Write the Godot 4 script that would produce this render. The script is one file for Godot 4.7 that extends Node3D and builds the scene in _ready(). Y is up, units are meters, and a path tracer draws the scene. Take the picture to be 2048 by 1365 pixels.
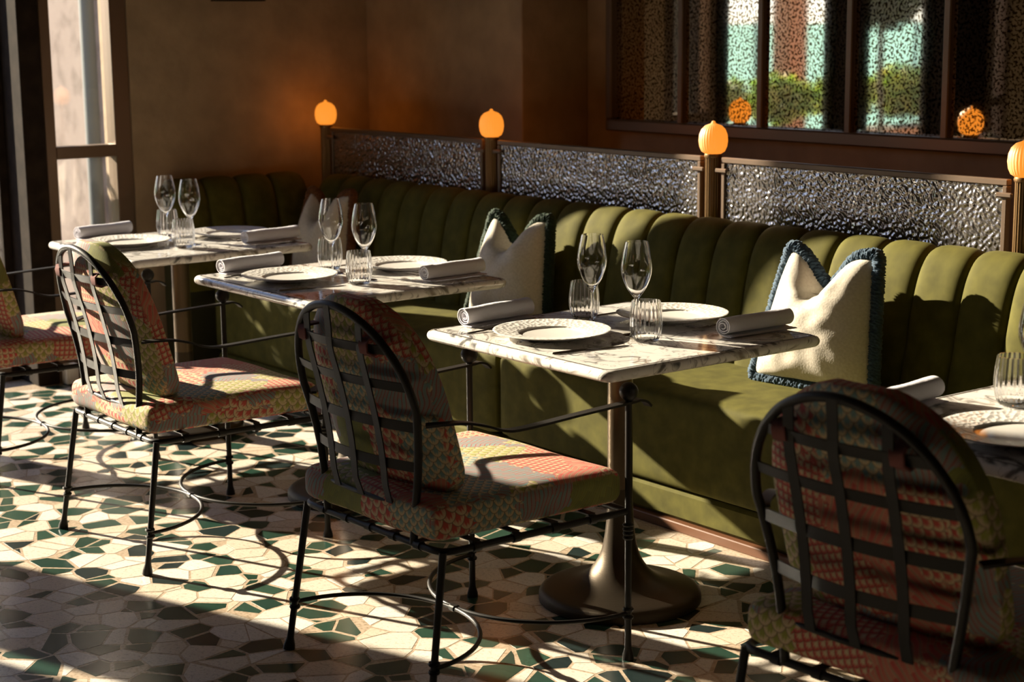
extends Node3D
# A dining room at low sun: marble tables along a green channelled banquette, iron armchairs, terrazzo floor.
# x runs along the banquette (towards the camera), z from the banquette into the room, y up, metres.

const CAM_AT := Vector3(3.4001, 1.5681, 2.981)
const CAM_TURN := Vector3(-0.1838, 0.9157, -0.0099)
const FOCAL := 3400.28
const SUN_SLOPE := 0.365      # z travelled per x travelled
const SUN_DROP := 0.375       # fall per horizontal metre
const WX := -3.78             # inner face of the window wall
const MZ := -2.025            # face of the back wall that carries the mirror
const TABLE_X := [-2.6, -1.37, 0.0, 1.44]
const CHAIR_AT := [[-2.575, 0.605, 0.0], [-1.327, 0.63, 0.0], [0.056, 0.605, 0.03], [1.472, 0.472, 0.048]]
const ARCH := 0.232

var M := {}
var taken := {}
var rng := RandomNumberGenerator.new()


# ------------------------------------------------------------------ mesh building
class MB:
	var v := PackedVector3Array()
	var n := PackedVector3Array()
	var uv := PackedVector2Array()
	var c := PackedColorArray()
	var ix := PackedInt32Array()
	var tint := Color.WHITE

	func vert(p: Vector3, nn: Vector3, u := Vector2.ZERO) -> int:
		v.append(p)
		n.append(nn)
		uv.append(u)
		c.append(tint)
		return v.size() - 1

	func tri(a: int, b: int, d: int) -> void:
		var f := (v[b] - v[a]).cross(v[d] - v[a])
		if f.dot(n[a] + n[b] + n[d]) > 0.0:
			ix.append_array([a, d, b])
		else:
			ix.append_array([a, b, d])

	func quad(a: int, b: int, d: int, e: int) -> void:
		tri(a, b, d)
		tri(a, d, e)

	func face(ps: Array) -> void:
		# flat polygon, its outside given by the order: counter-clockwise seen from outside
		var nn: Vector3 = ((ps[1] - ps[0]) as Vector3).cross(ps[2] - ps[0]).normalized()
		var k := v.size()
		for p in ps:
			vert(p, nn)
		for i in range(1, ps.size() - 1):
			tri(k, k + i, k + i + 1)

	func flat(ps: Array, nn: Vector3) -> void:
		var k := v.size()
		for p in ps:
			vert(p, nn)
		for i in range(1, ps.size() - 1):
			tri(k, k + i, k + i + 1)

	# box with bevelled edges
	func box(at: Vector3, size: Vector3, bev := 0.003) -> void:
		var h := size / 2.0
		var b: float = min(bev, min(h.x, min(h.y, h.z)) * 0.9)
		for ax in 3:
			for s in [-1.0, 1.0]:
				var nn := Vector3.ZERO
				nn[ax] = s
				var a1 := (ax + 1) % 3
				var a2 := (ax + 2) % 3
				var ps := []
				for q in [[-1, -1], [1, -1], [1, 1], [-1, 1]]:
					var p := Vector3.ZERO
					p[ax] = s * h[ax]
					p[a1] = q[0] * (h[a1] - b)
					p[a2] = q[1] * (h[a2] - b)
					ps.append(at + p)
				flat(ps, nn)
		if b <= 0.0001:
			return
		for ax in 3:
			var a1 := (ax + 1) % 3
			var a2 := (ax + 2) % 3
			for s in [-1.0, 1.0]:
				for t in [-1.0, 1.0]:
					var nn := Vector3.ZERO
					nn[a1] = s
					nn[a2] = t
					nn = nn.normalized()
					var ps := []
					for q in [[-1, 0], [1, 0], [1, 1], [-1, 1]]:
						var p := Vector3.ZERO
						p[ax] = q[0] * (h[ax] - b)
						p[a1] = s * (h[a1] - (b if q[1] else 0.0))
						p[a2] = t * (h[a2] - (0.0 if q[1] else b))
						ps.append(at + p)
					flat(ps, nn)
		for s in [-1.0, 1.0]:
			for t in [-1.0, 1.0]:
				for w in [-1.0, 1.0]:
					var g := Vector3(s * h.x, t * h.y, w * h.z)
					flat([at + g - Vector3(0, t * b, w * b), at + g - Vector3(s * b, 0, w * b), at + g - Vector3(s * b, t * b, 0)], Vector3(s, t, w).normalized())

	# profile of [r, y] turned round an axis; wave makes flutes
	func lathe(prof: Array, seg := 32, at := Vector3.ZERO, wave := 0.0, waves := 0, crisp := 0.75) -> void:
		var m := prof.size()
		for i in m - 1:
			var a: Vector2 = prof[i]
			var b: Vector2 = prof[i + 1]
			var d := (b - a)
			if d.length() < 1e-7:
				continue
			d = d.normalized()
			var nr := Vector2(d.y, -d.x)
			var na := nr
			var nb := nr
			if i > 0 and (a - (prof[i - 1] as Vector2)).length() > 1e-7:
				var e := (a - (prof[i - 1] as Vector2)).normalized()
				if e.dot(d) > crisp:
					na = (nr + Vector2(e.y, -e.x)).normalized()
			if i < m - 2 and ((prof[i + 2] as Vector2) - b).length() > 1e-7:
				var e2 := ((prof[i + 2] as Vector2) - b).normalized()
				if e2.dot(d) > crisp:
					nb = (nr + Vector2(e2.y, -e2.x)).normalized()
			var k := v.size()
			for j in seg + 1:
				var t := TAU * j / seg
				var ct := cos(t)
				var st := sin(t)
				var w := 1.0 + wave * cos(t * waves)
				var side := wave * waves * sin(t * waves) / w
				for q in 2:
					var p: Vector2 = a if q == 0 else b
					var nn: Vector2 = na if q == 0 else nb
					var nv := Vector3(nn.x * (ct - side * st), nn.y, nn.x * (st + side * ct)).normalized()
					vert(at + Vector3(p.x * w * ct, p.y, p.x * w * st), nv, Vector2(float(j) / seg, float(i + q) / m))
			for j in seg:
				var o := k + j * 2
				if a.x > 1e-6:
					tri(o, o + 2, o + 1)
				if b.x > 1e-6:
					tri(o + 1, o + 2, o + 3)

	func frames(path: Array, closed: bool, up := Vector3.ZERO) -> Array:
		var out := []
		var m := path.size()
		var side := Vector3.ZERO
		for i in m:
			var a: Vector3 = path[(i - 1 + m) % m] if closed else path[max(i - 1, 0)]
			var b: Vector3 = path[(i + 1) % m] if closed else path[min(i + 1, m - 1)]
			var t := (b - a).normalized()
			if up != Vector3.ZERO:
				side = t.cross(up).normalized()
			elif i == 0:
				var r := Vector3.UP if absf(t.y) < 0.9 else Vector3.RIGHT
				side = t.cross(r).normalized()
			else:
				side = (side - t * side.dot(t)).normalized()
			out.append([t, side, side.cross(t).normalized()])
		return out

	# round rod along a path; rad is a number or one number for each point
	func tube(path: Array, rad, seg := 10, closed := false, caps := true) -> void:
		var fr := frames(path, closed)
		var m := path.size()
		var k := v.size()
		for i in m:
			var r: float = rad[i] if rad is Array else rad
			for j in seg:
				var t := TAU * j / seg
				var nn: Vector3 = fr[i][1] * cos(t) + fr[i][2] * sin(t)
				vert(path[i] + nn * r, nn, Vector2(float(j) / seg, float(i) / m))
		for i in (m if closed else m - 1):
			var i2 := (i + 1) % m
			for j in seg:
				var j2 := (j + 1) % seg
				quad(k + i * seg + j, k + i * seg + j2, k + i2 * seg + j2, k + i2 * seg + j)
		if caps and not closed:
			for e in [0, m - 1]:
				var ps := []
				for j in seg:
					ps.append(v[k + e * seg + j])
				flat(ps, fr[e][0] * (-1.0 if e == 0 else 1.0))

	# flat bar along a path: wide across "wide", thick the other way
	func strap(path: Array, wide_axis: Callable, width: float, thick: float) -> void:
		var m := path.size()
		var rings := []
		var nrm := []
		for i in m:
			var t: Vector3 = ((path[min(i + 1, m - 1)] as Vector3) - path[max(i - 1, 0)]).normalized()
			var w: Vector3 = wide_axis.call(i)
			w = (w - t * w.dot(t)).normalized()
			var o := t.cross(w).normalized()
			var p: Vector3 = path[i]
			rings.append([p + w * width / 2 + o * thick / 2, p - w * width / 2 + o * thick / 2, p - w * width / 2 - o * thick / 2, p + w * width / 2 - o * thick / 2])
			nrm.append([o, -w, -o, w])
		for s in 4:
			var k := v.size()
			for i in m:
				vert(rings[i][s], nrm[i][s])
				vert(rings[i][(s + 1) % 4], nrm[i][s])
			for i in m - 1:
				quad(k + i * 2, k + i * 2 + 1, k + i * 2 + 3, k + i * 2 + 2)
		flat(rings[0], ((path[0] as Vector3) - path[1]).normalized())
		flat(rings[m - 1], ((path[m - 1] as Vector3) - path[m - 2]).normalized())

	# sheet of rows of points; normals from neighbours, turned to face "out"
	func sheet(rows: Array, out: Callable, wrap := false) -> void:
		var a := rows.size()
		var b: int = rows[0].size()
		var k := v.size()
		for i in a:
			for j in b:
				var du: Vector3 = rows[min(i + 1, a - 1)][j] - rows[max(i - 1, 0)][j]
				var dv: Vector3 = (rows[i][(j + 1) % b] - rows[i][(j - 1 + b) % b]) if wrap else (rows[i][min(j + 1, b - 1)] - rows[i][max(j - 1, 0)])
				var nn := du.cross(dv)
				var o: Vector3 = out.call(rows[i][j])
				if nn.length() < 1e-12:
					nn = o
				if nn.dot(o) < 0.0:
					nn = -nn
				vert(rows[i][j], nn.normalized(), Vector2(float(j) / (b - 1), float(i) / (a - 1)))
		for i in a - 1:
			for j in (b if wrap else b - 1):
				var j2 := (j + 1) % b
				quad(k + i * b + j, k + i * b + j2, k + (i + 1) * b + j2, k + (i + 1) * b + j)

	# rounded block, pushed about by "bend" (takes and gives a Vector3; second argument is the unit cube place)
	func block(half: Vector3, r: float, div: int, bend: Callable) -> void:
		var core := Vector3(maxf(half.x - r, 0.0), maxf(half.y - r, 0.0), maxf(half.z - r, 0.0))
		for ax in 3:
			var a1 := (ax + 1) % 3
			var a2 := (ax + 2) % 3
			for s in [-1.0, 1.0]:
				var k := v.size()
				for i in div + 1:
					for j in div + 1:
						var q := Vector3.ZERO
						q[ax] = s
						q[a1] = edge_step(float(i) / div, half[a1], r)
						q[a2] = edge_step(float(j) / div, half[a2], r)
						var p := q * half
						var inner := p.clamp(-core, core)
						var d := p - inner
						var nn := d.normalized()
						vert(bend.call(inner + nn * r, q), nn)
				for i in div:
					for j in div:
						var o := k + i * (div + 1) + j
						quad(o, o + 1, o + div + 2, o + div + 1)
		smooth()

	func edge_step(t: float, half: float, r: float) -> float:
		# more divisions near the rounded ends
		var x := t * 2.0 - 1.0
		var y := signf(x) * (1.0 - pow(1.0 - absf(x), 1.5))
		return y

	func smooth() -> void:
		var acc := {}
		var keys := []
		keys.resize(v.size())
		for i in v.size():
			keys[i] = Vector3i((v[i] * 20000.0).round())
		for t in range(0, ix.size(), 3):
			var f := (v[ix[t + 2]] - v[ix[t]]).cross(v[ix[t + 1]] - v[ix[t]])
			for q in 3:
				var key: Vector3i = keys[ix[t + q]]
				acc[key] = acc.get(key, Vector3.ZERO) + f
		for i in v.size():
			var s: Vector3 = acc.get(keys[i], n[i])
			if s.length() > 1e-14:
				n[i] = s.normalized()

	func mesh(mat: Material, colored := false) -> ArrayMesh:
		var a := []
		a.resize(Mesh.ARRAY_MAX)
		a[Mesh.ARRAY_VERTEX] = v
		a[Mesh.ARRAY_NORMAL] = n
		a[Mesh.ARRAY_TEX_UV] = uv
		if colored:
			a[Mesh.ARRAY_COLOR] = c
		a[Mesh.ARRAY_INDEX] = ix
		var m := ArrayMesh.new()
		m.add_surface_from_arrays(Mesh.PRIMITIVE_TRIANGLES, a)
		m.surface_set_material(0, mat)
		return m


# ------------------------------------------------------------------ naming
func numbered(called: String) -> String:
	if not taken.has(called):
		taken[called] = 0
		return called
	taken[called] += 1
	return "%s_%03d" % [called, taken[called]]


func thing(called: String, label: String, category: String, at := Vector3.ZERO, turn := 0.0, group := "") -> Node3D:
	var o := Node3D.new()
	o.name = numbered(called)
	add_child(o)
	o.position = at
	o.rotation.y = turn
	tag(o, label, category, group)
	return o


func tag(o: Node, label: String, category: String, group := "") -> void:
	o.set_meta("label", label)
	o.set_meta("category", category)
	if group:
		o.set_meta("group", group)


func part(called: String, b: MB, mat: Material, parent: Node, colored := false) -> MeshInstance3D:
	return put_mesh(called, b.mesh(mat, colored), parent)


func put_mesh(called: String, mesh: Mesh, parent: Node) -> MeshInstance3D:
	var o := MeshInstance3D.new()
	o.mesh = mesh
	o.name = called if parent != self else numbered(called)
	parent.add_child(o, true)
	return o


func struct(called: String, b: MB, mat: Material, label: String, category: String) -> MeshInstance3D:
	var o := part(called, b, mat, self)
	tag(o, label, category)
	o.set_meta("kind", "structure")
	return o


func copy_of(o: Node3D, called: String, label: String, at: Vector3, turn := 0.0) -> Node3D:
	var r := o.duplicate()
	r.name = numbered(called)
	add_child(r)
	r.position = at
	r.rotation.y = turn
	r.set_meta("label", label)
	return r


# ------------------------------------------------------------------ materials
func mat(called: String, col: Color, rough: float, metal := 0.0) -> StandardMaterial3D:
	var m := StandardMaterial3D.new()
	m.resource_name = called
	m.albedo_color = col
	m.roughness = rough
	m.metallic = metal
	M[called] = m
	return m


func noise(freq: float, kind := FastNoiseLite.TYPE_SIMPLEX_SMOOTH, oct := 4, sd := 1) -> FastNoiseLite:
	var f := FastNoiseLite.new()
	f.noise_type = kind
	f.frequency = freq
	f.fractal_octaves = oct
	f.seed = sd
	return f


func noise_tex(f: FastNoiseLite, size: int, ramp: Array, normal := 0.0) -> NoiseTexture2D:
	var t := NoiseTexture2D.new()
	t.width = size
	t.height = size
	t.seamless = true
	t.noise = f
	if normal > 0.0:
		t.as_normal_map = true
		t.bump_strength = normal
	if ramp.size():
		var g := Gradient.new()
		var offs := PackedFloat32Array()
		var cols := PackedColorArray()
		for r in ramp:
			offs.append(r[0])
			cols.append(r[1])
		g.offsets = offs
		g.colors = cols
		t.color_ramp = g
	return t


func tri_map(m: StandardMaterial3D, scale: float, world := false, sharp := 4.0) -> void:
	m.uv1_triplanar = true
	m.uv1_world_triplanar = world
	m.uv1_scale = Vector3.ONE * scale
	m.uv1_triplanar_sharpness = sharp


func bytes_image(size: int, data: PackedByteArray) -> ImageTexture:
	return ImageTexture.create_from_image(Image.create_from_data(size, size, false, Image.FORMAT_RGB8, data))


# white marble with grey veins and clouds
func marble_image(size: int) -> ImageTexture:
	var a := noise(1.0, FastNoiseLite.TYPE_SIMPLEX_SMOOTH, 3, 5)
	var b := noise(1.0, FastNoiseLite.TYPE_SIMPLEX_SMOOTH, 3, 9)
	var w := noise(1.0, FastNoiseLite.TYPE_SIMPLEX_SMOOTH, 2, 21)
	var d := PackedByteArray()
	d.resize(size * size * 3)
	var base := Color(0.74, 0.71, 0.66)
	var grey := Color(0.09, 0.09, 0.09)
	var brown := Color(0.27, 0.22, 0.16)
	for y in size:
		for x in size:
			# lookups on a torus so that the tile repeats without a seam
			var u := TAU * x / size
			var t := TAU * y / size
			var p := Vector3(cos(u), sin(u), cos(t)) * 0.62
			var s4 := sin(t) * 0.62
			var wx := w.get_noise_3d(p.x + s4 * 1.7, p.y - s4, p.z + 3.0)
			var n1 := a.get_noise_3d(p.x * 1.6 + s4 + wx * 1.3, p.y * 1.6 + wx, p.z * 1.6 - s4 * 1.2)
			var n2 := b.get_noise_3d(p.x * 2.7 - s4 * 1.5, p.y * 2.7 + wx * 2.0, p.z * 2.7 + s4 * 2.1)
			var vein := 1.0 - clampf(absf(n1) * 11.0, 0.0, 1.0)
			var fine := 1.0 - clampf(absf(n2) * 20.0, 0.0, 1.0)
			var cloud := clampf((n1 - 0.08) * 3.4, 0.0, 1.0) * clampf(0.45 + n2 * 2.2, 0.0, 1.0)
			var g := clampf(vein * 0.95 * clampf(0.65 + n2 * 2.0, 0.0, 1.0) + fine * 0.55 + cloud * 1.1, 0.0, 0.94)
			var c := base.lerp(grey.lerp(brown, clampf(0.35 + wx * 0.8, 0.0, 0.7)), g)
			var k := (y * size + x) * 3
			d[k] = int(c.r * 255.0)
			d[k + 1] = int(c.g * 255.0)
			d[k + 2] = int(c.b * 255.0)
	return srgb_bytes(size, d)


# printed cotton of bird feathers: patches of scales and of long barbs
func feather_image(size: int) -> ImageTexture:
	var r := RandomNumberGenerator.new()
	r.seed = 77
	var coral := Color(0.58, 0.095, 0.075)
	var rust := Color(0.52, 0.14, 0.035)
	var cream := Color(0.66, 0.52, 0.32)
	var tan := Color(0.42, 0.27, 0.13)
	var lime := Color(0.34, 0.36, 0.07)
	var moss := Color(0.20, 0.21, 0.06)
	var teal := Color(0.20, 0.34, 0.33)
	var plum := Color(0.42, 0.19, 0.16)
	# [kind (0 scales, 1 barbs), body, tip, size in px of 768, angle]
	var kinds := [
		[0, coral, cream, 48.0], [1, coral, cream, 19.0], [0, tan, cream, 34.0], [0, lime, cream, 44.0],
		[1, rust, tan, 17.0], [0, teal, cream, 38.0], [0, coral, cream, 36.0], [1, moss, lime, 20.0],
		[0, cream, coral, 32.0], [0, rust, cream, 52.0], [1, teal, coral, 14.0], [1, coral, teal, 17.0],
	]
	var seeds := []
	var grid := 4
	for gy in grid:
		for gx in grid:
			seeds.append([(gx + r.randf_range(0.1, 0.9)) / grid, (gy + r.randf_range(0.1, 0.9)) / grid, (gx * 5 + gy * 7 + gy / 2) % kinds.size(), r.randf_range(-0.9, 0.9)])
	var warp := noise(0.012, FastNoiseLite.TYPE_SIMPLEX_SMOOTH, 2, 3)
	var low := size / 3
	var ids := PackedInt32Array()
	ids.resize(low * low)
	for y in low:
		for x in low:
			var px := float(x) / low + warp.get_noise_2d(x * 3.0, y * 3.0) * 0.05
			var py := float(y) / low + warp.get_noise_2d(x * 3.0 + 500.0, y * 3.0) * 0.05
			var best := 9.0
			var at := 0
			for i in seeds.size():
				var dx := absf(px - seeds[i][0])
				var dy := absf(py - seeds[i][1])
				dx = minf(dx, 1.0 - dx)
				dy = minf(dy, 1.0 - dy)
				var e := dx * dx + dy * dy
				if e < best:
					best = e
					at = i
			ids[y * low + x] = at
	var d := PackedByteArray()
	d.resize(size * size * 3)
	var dark := Color(0.09, 0.055, 0.035)
	var unit := 768.0 / size
	for y in size:
		for x in size:
			var sd: Array = seeds[ids[mini(y / 3, low - 1) * low + mini(x / 3, low - 1)]]
			var k: Array = kinds[sd[2]]
			var ca := cos(sd[3])
			var sa := sin(sd[3])
			var ox: float = x * unit
			var oy: float = y * unit
			var p := ox * ca + oy * sa
			var q := oy * ca - ox * sa
			var s: float = k[3]
			var c: Color
			if k[0] == 0:
				# overlapping round tips, a later row over an earlier one
				var hgt := s * 0.52
				var row := int(floor(q / hgt))
				c = k[1]
				for o in [-1, 0, 1]:
					var rr: int = row + o
					var off := 0.5 * (rr & 1)
					var cx: float = (floor(p / s - off) + 0.5 + off) * s
					var cy := (rr - 0.25) * hgt
					var ex: float = (p - cx) / (s * 0.54)
					var ey := (q - cy) / (s * 0.80)
					var e := sqrt(ex * ex + ey * ey)
					if e < 1.0:
						var f := smoothstep(0.42, 0.78, e + 0.10 * cos(ex * 16.0))
						c = (k[1] as Color).lerp(k[2], f)
						c = c.lerp(dark, 0.8 * smoothstep(0.90, 0.97, e))
						c = c.lerp(dark, 0.4 * clampf(0.3 - ey, 0.0, 0.5))
						break
			else:
				var w := p + 10.0 * sin(q * 0.022) + 4.0 * sin(q * 0.06 + p * 0.05)
				var f := fposmod(w / s, 1.0)
				var e := absf(f - 0.5) * 2.0
				c = (k[1] as Color).lerp(k[2], clampf(e * 1.5 - 0.75, 0.0, 1.0))
				if e > 0.86:
					c = c.lerp(dark, 0.7)
				var len := fposmod((q + 37.0 * floor(w / s)) / 120.0, 1.0)
				c = c.lerp(k[2], 0.35 * len)
			var i := (y * size + x) * 3
			d[i] = int(clampf(c.r, 0.0, 1.0) * 255.0)
			d[i + 1] = int(clampf(c.g, 0.0, 1.0) * 255.0)
			d[i + 2] = int(clampf(c.b, 0.0, 1.0) * 255.0)
	return srgb_bytes(size, d)


func srgb_bytes(size: int, d: PackedByteArray) -> ImageTexture:
	# the colours above are real-world base colours; a picture holds them as sRGB
	var lut := PackedByteArray()
	lut.resize(256)
	for i in 256:
		var l := i / 255.0
		var s := l * 12.92 if l <= 0.0031308 else 1.055 * pow(l, 1.0 / 2.4) - 0.055
		lut[i] = int(round(s * 255.0))
	for i in d.size():
		d[i] = lut[d[i]]
	return bytes_image(size, d)


func lin(r: float, g: float, b: float) -> Color:
	return Color(r, g, b).linear_to_srgb()


func make_materials() -> void:
	var m: StandardMaterial3D
	# walls: brown limewash with a faint mottle
	m = mat("plaster", lin(0.37, 0.27, 0.165), 0.9)
	m.albedo_texture = noise_tex(noise(0.012, FastNoiseLite.TYPE_SIMPLEX_SMOOTH, 5, 4), 512, [[0.0, Color(0.86, 0.86, 0.86)], [1.0, Color(1, 1, 1)]])
	m.heightmap_enabled = true
	m.heightmap_scale = 0.12
	m.heightmap_texture = noise_tex(noise(0.05, FastNoiseLite.TYPE_SIMPLEX_SMOOTH, 4, 8), 512, [])
	tri_map(m, 0.8, true)
	m = mat("ceiling_paint", lin(0.16, 0.14, 0.115), 0.95)
	m = mat("dark_paint", lin(0.06, 0.055, 0.045), 0.9)
	m = mat("dark_timber", lin(0.030, 0.021, 0.015), 0.95)
	m.metallic_specular = 0.2
	m.albedo_texture = noise_tex(noise(0.02, FastNoiseLite.TYPE_SIMPLEX_SMOOTH, 5, 14), 256, [[0.0, Color(0.7, 0.7, 0.7)], [1.0, Color(1, 1, 1)]])
	tri_map(m, 2.0, true)
	m = mat("frame_bronze", lin(0.16, 0.11, 0.075), 0.42, 0.55)
	m = mat("mirror_bronze", lin(0.17, 0.12, 0.08), 0.45, 0.6)
	m = mat("plinth_wood", lin(0.13, 0.052, 0.022), 0.45)
	m = mat("terrazzo_matrix", lin(0.52, 0.41, 0.30), 0.26)
	m.albedo_texture = noise_tex(noise(0.06, FastNoiseLite.TYPE_SIMPLEX_SMOOTH, 5, 24), 512, [[0.0, Color(0.72, 0.70, 0.66)], [0.5, Color(0.95, 0.95, 0.95)], [1.0, Color(1, 1, 1)]])
	tri_map(m, 2.2, true)
	m = mat("terrazzo_stone", Color.WHITE, 0.22)
	m.metallic_specular = 0.4
	m.vertex_color_use_as_albedo = true
	m.albedo_texture = noise_tex(noise(0.022, FastNoiseLite.TYPE_SIMPLEX_SMOOTH, 6, 34), 1024, [[0.0, Color(0.78, 0.78, 0.78)], [0.40, Color(0.93, 0.93, 0.93)], [0.5, Color(0.99, 0.99, 0.99)], [0.62, Color(0.92, 0.92, 0.92)], [1.0, Color(1, 1, 1)]])
	tri_map(m, 3.0, true)
	# velvet
	m = mat("velvet", lin(0.108, 0.099, 0.020), 0.8)
	m.albedo_texture = noise_tex(noise(0.015, FastNoiseLite.TYPE_SIMPLEX_SMOOTH, 5, 44), 512, [[0.0, Color(0.78, 0.78, 0.78)], [1.0, Color(1, 1, 1)]])
	m.rim_enabled = true
	m.rim = 0.1
	m.metallic_specular = 0.25
	m.rim_tint = 0.85
	tri_map(m, 1.6, true)
	m = mat("velvet_piping", lin(0.03, 0.03, 0.008), 0.85)
	# marble
	m = mat("marble", Color.WHITE, 0.07)
	m.albedo_texture = marble_image(640)
	tri_map(m, 1.15, true, 6.0)
	m = mat("inlay_metal", lin(0.035, 0.022, 0.012), 0.6)
	m = mat("column_brass", lin(0.12, 0.086, 0.052), 0.36, 0.9)
	m.heightmap_enabled = true
	m.heightmap_scale = 0.02
	m.heightmap_texture = noise_tex(noise(0.09, FastNoiseLite.TYPE_SIMPLEX_SMOOTH, 3, 54), 256, [])
	m.uv1_scale = Vector3(0.6, 14, 1)
	m = mat("base_bronze", lin(0.05, 0.037, 0.023), 0.44, 0.8)
	m.heightmap_enabled = true
	m.heightmap_scale = 0.02
	m.heightmap_texture = M.column_brass.heightmap_texture
	m.uv1_scale = Vector3(0.6, 14, 1)
	# chairs
	m = mat("iron", lin(0.011, 0.0095, 0.0085), 0.46, 0.0)
	m.metallic_specular = 0.36
	m = mat("tie_cloth", lin(0.14, 0.042, 0.034), 0.9)
	var feathers := feather_image(900)
	var offs := [Vector3(0.1, 0.3, 0.55), Vector3(0.0, 0.0, 0.0), Vector3(0.37, 0.61, 0.13), Vector3(0.71, 0.15, 0.43)]
	for i in 4:
		m = mat("feather_cloth_%d" % i, lin(0.82, 0.80, 0.78), 0.85)
		m.albedo_texture = feathers
		tri_map(m, 1.7, false, 8.0)
		m.uv1_offset = offs[i]
	# table things
	m = mat("porcelain", lin(0.72, 0.69, 0.64), 0.16)
	m = mat("porcelain_rim", lin(0.72, 0.69, 0.64), 0.2)
	m.heightmap_enabled = true
	m.heightmap_scale = 0.2
	var cells := noise(0.045, FastNoiseLite.TYPE_CELLULAR, 1, 64)
	cells.cellular_return_type = FastNoiseLite.RETURN_DISTANCE
	m.heightmap_texture = noise_tex(cells, 512, [])
	tri_map(m, 3.4)
	m = mat("napkin_linen", lin(0.76, 0.74, 0.79), 0.9)
	m.heightmap_enabled = true
	m.heightmap_scale = 0.1
	m.heightmap_texture = noise_tex(noise(0.03, FastNoiseLite.TYPE_SIMPLEX_SMOOTH, 5, 74), 256, [])
	tri_map(m, 4.0)
	m = mat("steel", lin(0.42, 0.38, 0.34), 0.18, 1.0)
	m = mat("glassware", Color(1, 1, 1, 0.0), 0.0)
	m.transparency = BaseMaterial3D.TRANSPARENCY_ALPHA
	m.refraction_enabled = true
	m.refraction_scale = 0.05
	# cushions
	m = mat("cushion_linen", lin(0.70, 0.645, 0.55), 0.95)
	m.albedo_texture = noise_tex(noise(0.08, FastNoiseLite.TYPE_SIMPLEX_SMOOTH, 4, 84), 256, [[0.0, Color(0.88, 0.87, 0.85)], [1.0, Color(1, 1, 1)]])
	m.heightmap_enabled = true
	m.heightmap_scale = 0.03
	m.heightmap_texture = noise_tex(noise(0.12, FastNoiseLite.TYPE_SIMPLEX_SMOOTH, 3, 86), 256, [])
	tri_map(m, 4.0)
	for q in [["fringe_blue", lin(0.055, 0.105, 0.165)], ["fringe_green", lin(0.012, 0.035, 0.016)], ["fringe_rust", lin(0.20, 0.065, 0.012)]]:
		m = mat(q[0], q[1], 0.9)
		m.rim_enabled = true
		m.rim = 0.7
		m.rim_tint = 0.6
		m.albedo_texture = noise_tex(noise(0.05, FastNoiseLite.TYPE_SIMPLEX_SMOOTH, 4, 94), 256, [[0.0, Color(0.6, 0.6, 0.6)], [1.0, Color(1, 1, 1)]])
		tri_map(m, 6.0)
	# lamps
	m = mat("lamp_globe", lin(0.5, 0.26, 0.12), 0.5)
	m.emission_enabled = true
	m.emission = lin(1.0, 0.30, 0.028)
	m.emission_energy_multiplier = 0.95
	m = mat("post_brass", lin(0.22, 0.13, 0.055), 0.38, 0.85)
	m = mat("hammered_glass", lin(0.40, 0.37, 0.35), 0.07, 0.85)
	m.normal_enabled = true
	m.normal_scale = 1.0
	m.normal_texture = noise_tex(noise(0.036, FastNoiseLite.TYPE_SIMPLEX_SMOOTH, 1, 104), 1024, [], 7.0)
	tri_map(m, 1.5, true)
	# mirror: silvering eaten by dark specks
	m = mat("antique_mirror", Color(1, 1, 1), 0.03, 1.0)
	m.albedo_texture = noise_tex(noise(0.045, FastNoiseLite.TYPE_SIMPLEX_SMOOTH, 5, 114), 1024, [[0.0, Color(0.20, 0.17, 0.12)], [0.30, Color(0.34, 0.29, 0.21)], [0.40, Color(0.66, 0.62, 0.55)], [0.50, Color(0.86, 0.85, 0.81)], [1.0, Color(0.92, 0.91, 0.88)]])
	tri_map(m, 1.4, true)
	# windows
	m = mat("window_glass", Color(1, 1, 1, 0.04), 0.02)
	m.transparency = BaseMaterial3D.TRANSPARENCY_ALPHA
	# outside
	m = mat("terrace_stone", lin(0.26, 0.245, 0.23), 0.8)
	m.albedo_texture = M.plaster.albedo_texture
	tri_map(m, 0.7, true)
	m = mat("render_wall", lin(0.19, 0.142, 0.116), 0.95)
	m.albedo_texture = noise_tex(noise(0.012, FastNoiseLite.TYPE_SIMPLEX_SMOOTH, 6, 124), 512, [[0.0, Color(0.75, 0.72, 0.7)], [0.6, Color(1, 1, 1)], [1.0, Color(1, 1, 1)]])
	tri_map(m, 0.9, true)
	m = mat("gutter_metal", lin(0.06, 0.07, 0.07), 0.5, 0.3)
	m = mat("terracotta", lin(0.50, 0.20, 0.07), 0.85)
	m = mat("soil", lin(0.05, 0.035, 0.02), 1.0)
	m = mat("bark", lin(0.10, 0.07, 0.045), 0.9)
	m = mat("fence_glass", lin(0.62, 0.78, 0.74), 0.6)
	m.backlight_enabled = true
	m.backlight = Color(0.75, 0.85, 0.8)
	m = mat("leaf", Color.WHITE, 0.6)
	m.vertex_color_use_as_albedo = true
	m.backlight_enabled = true
	m.backlight = Color(0.75, 0.8, 0.3)
	m = mat("white_plastic", lin(0.7, 0.68, 0.62), 0.5)
	m = mat("picture_print", lin(0.10, 0.07, 0.05), 0.6)


# ------------------------------------------------------------------ scene
func _ready() -> void:
	rng.seed = 20240
	look()
	make_materials()
	room()
	terrazzo()
	garden()
	mirror()
	banquette()
	screens()
	tables()
	chairs()
	settings()
	pillows()
	small_things()


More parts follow.
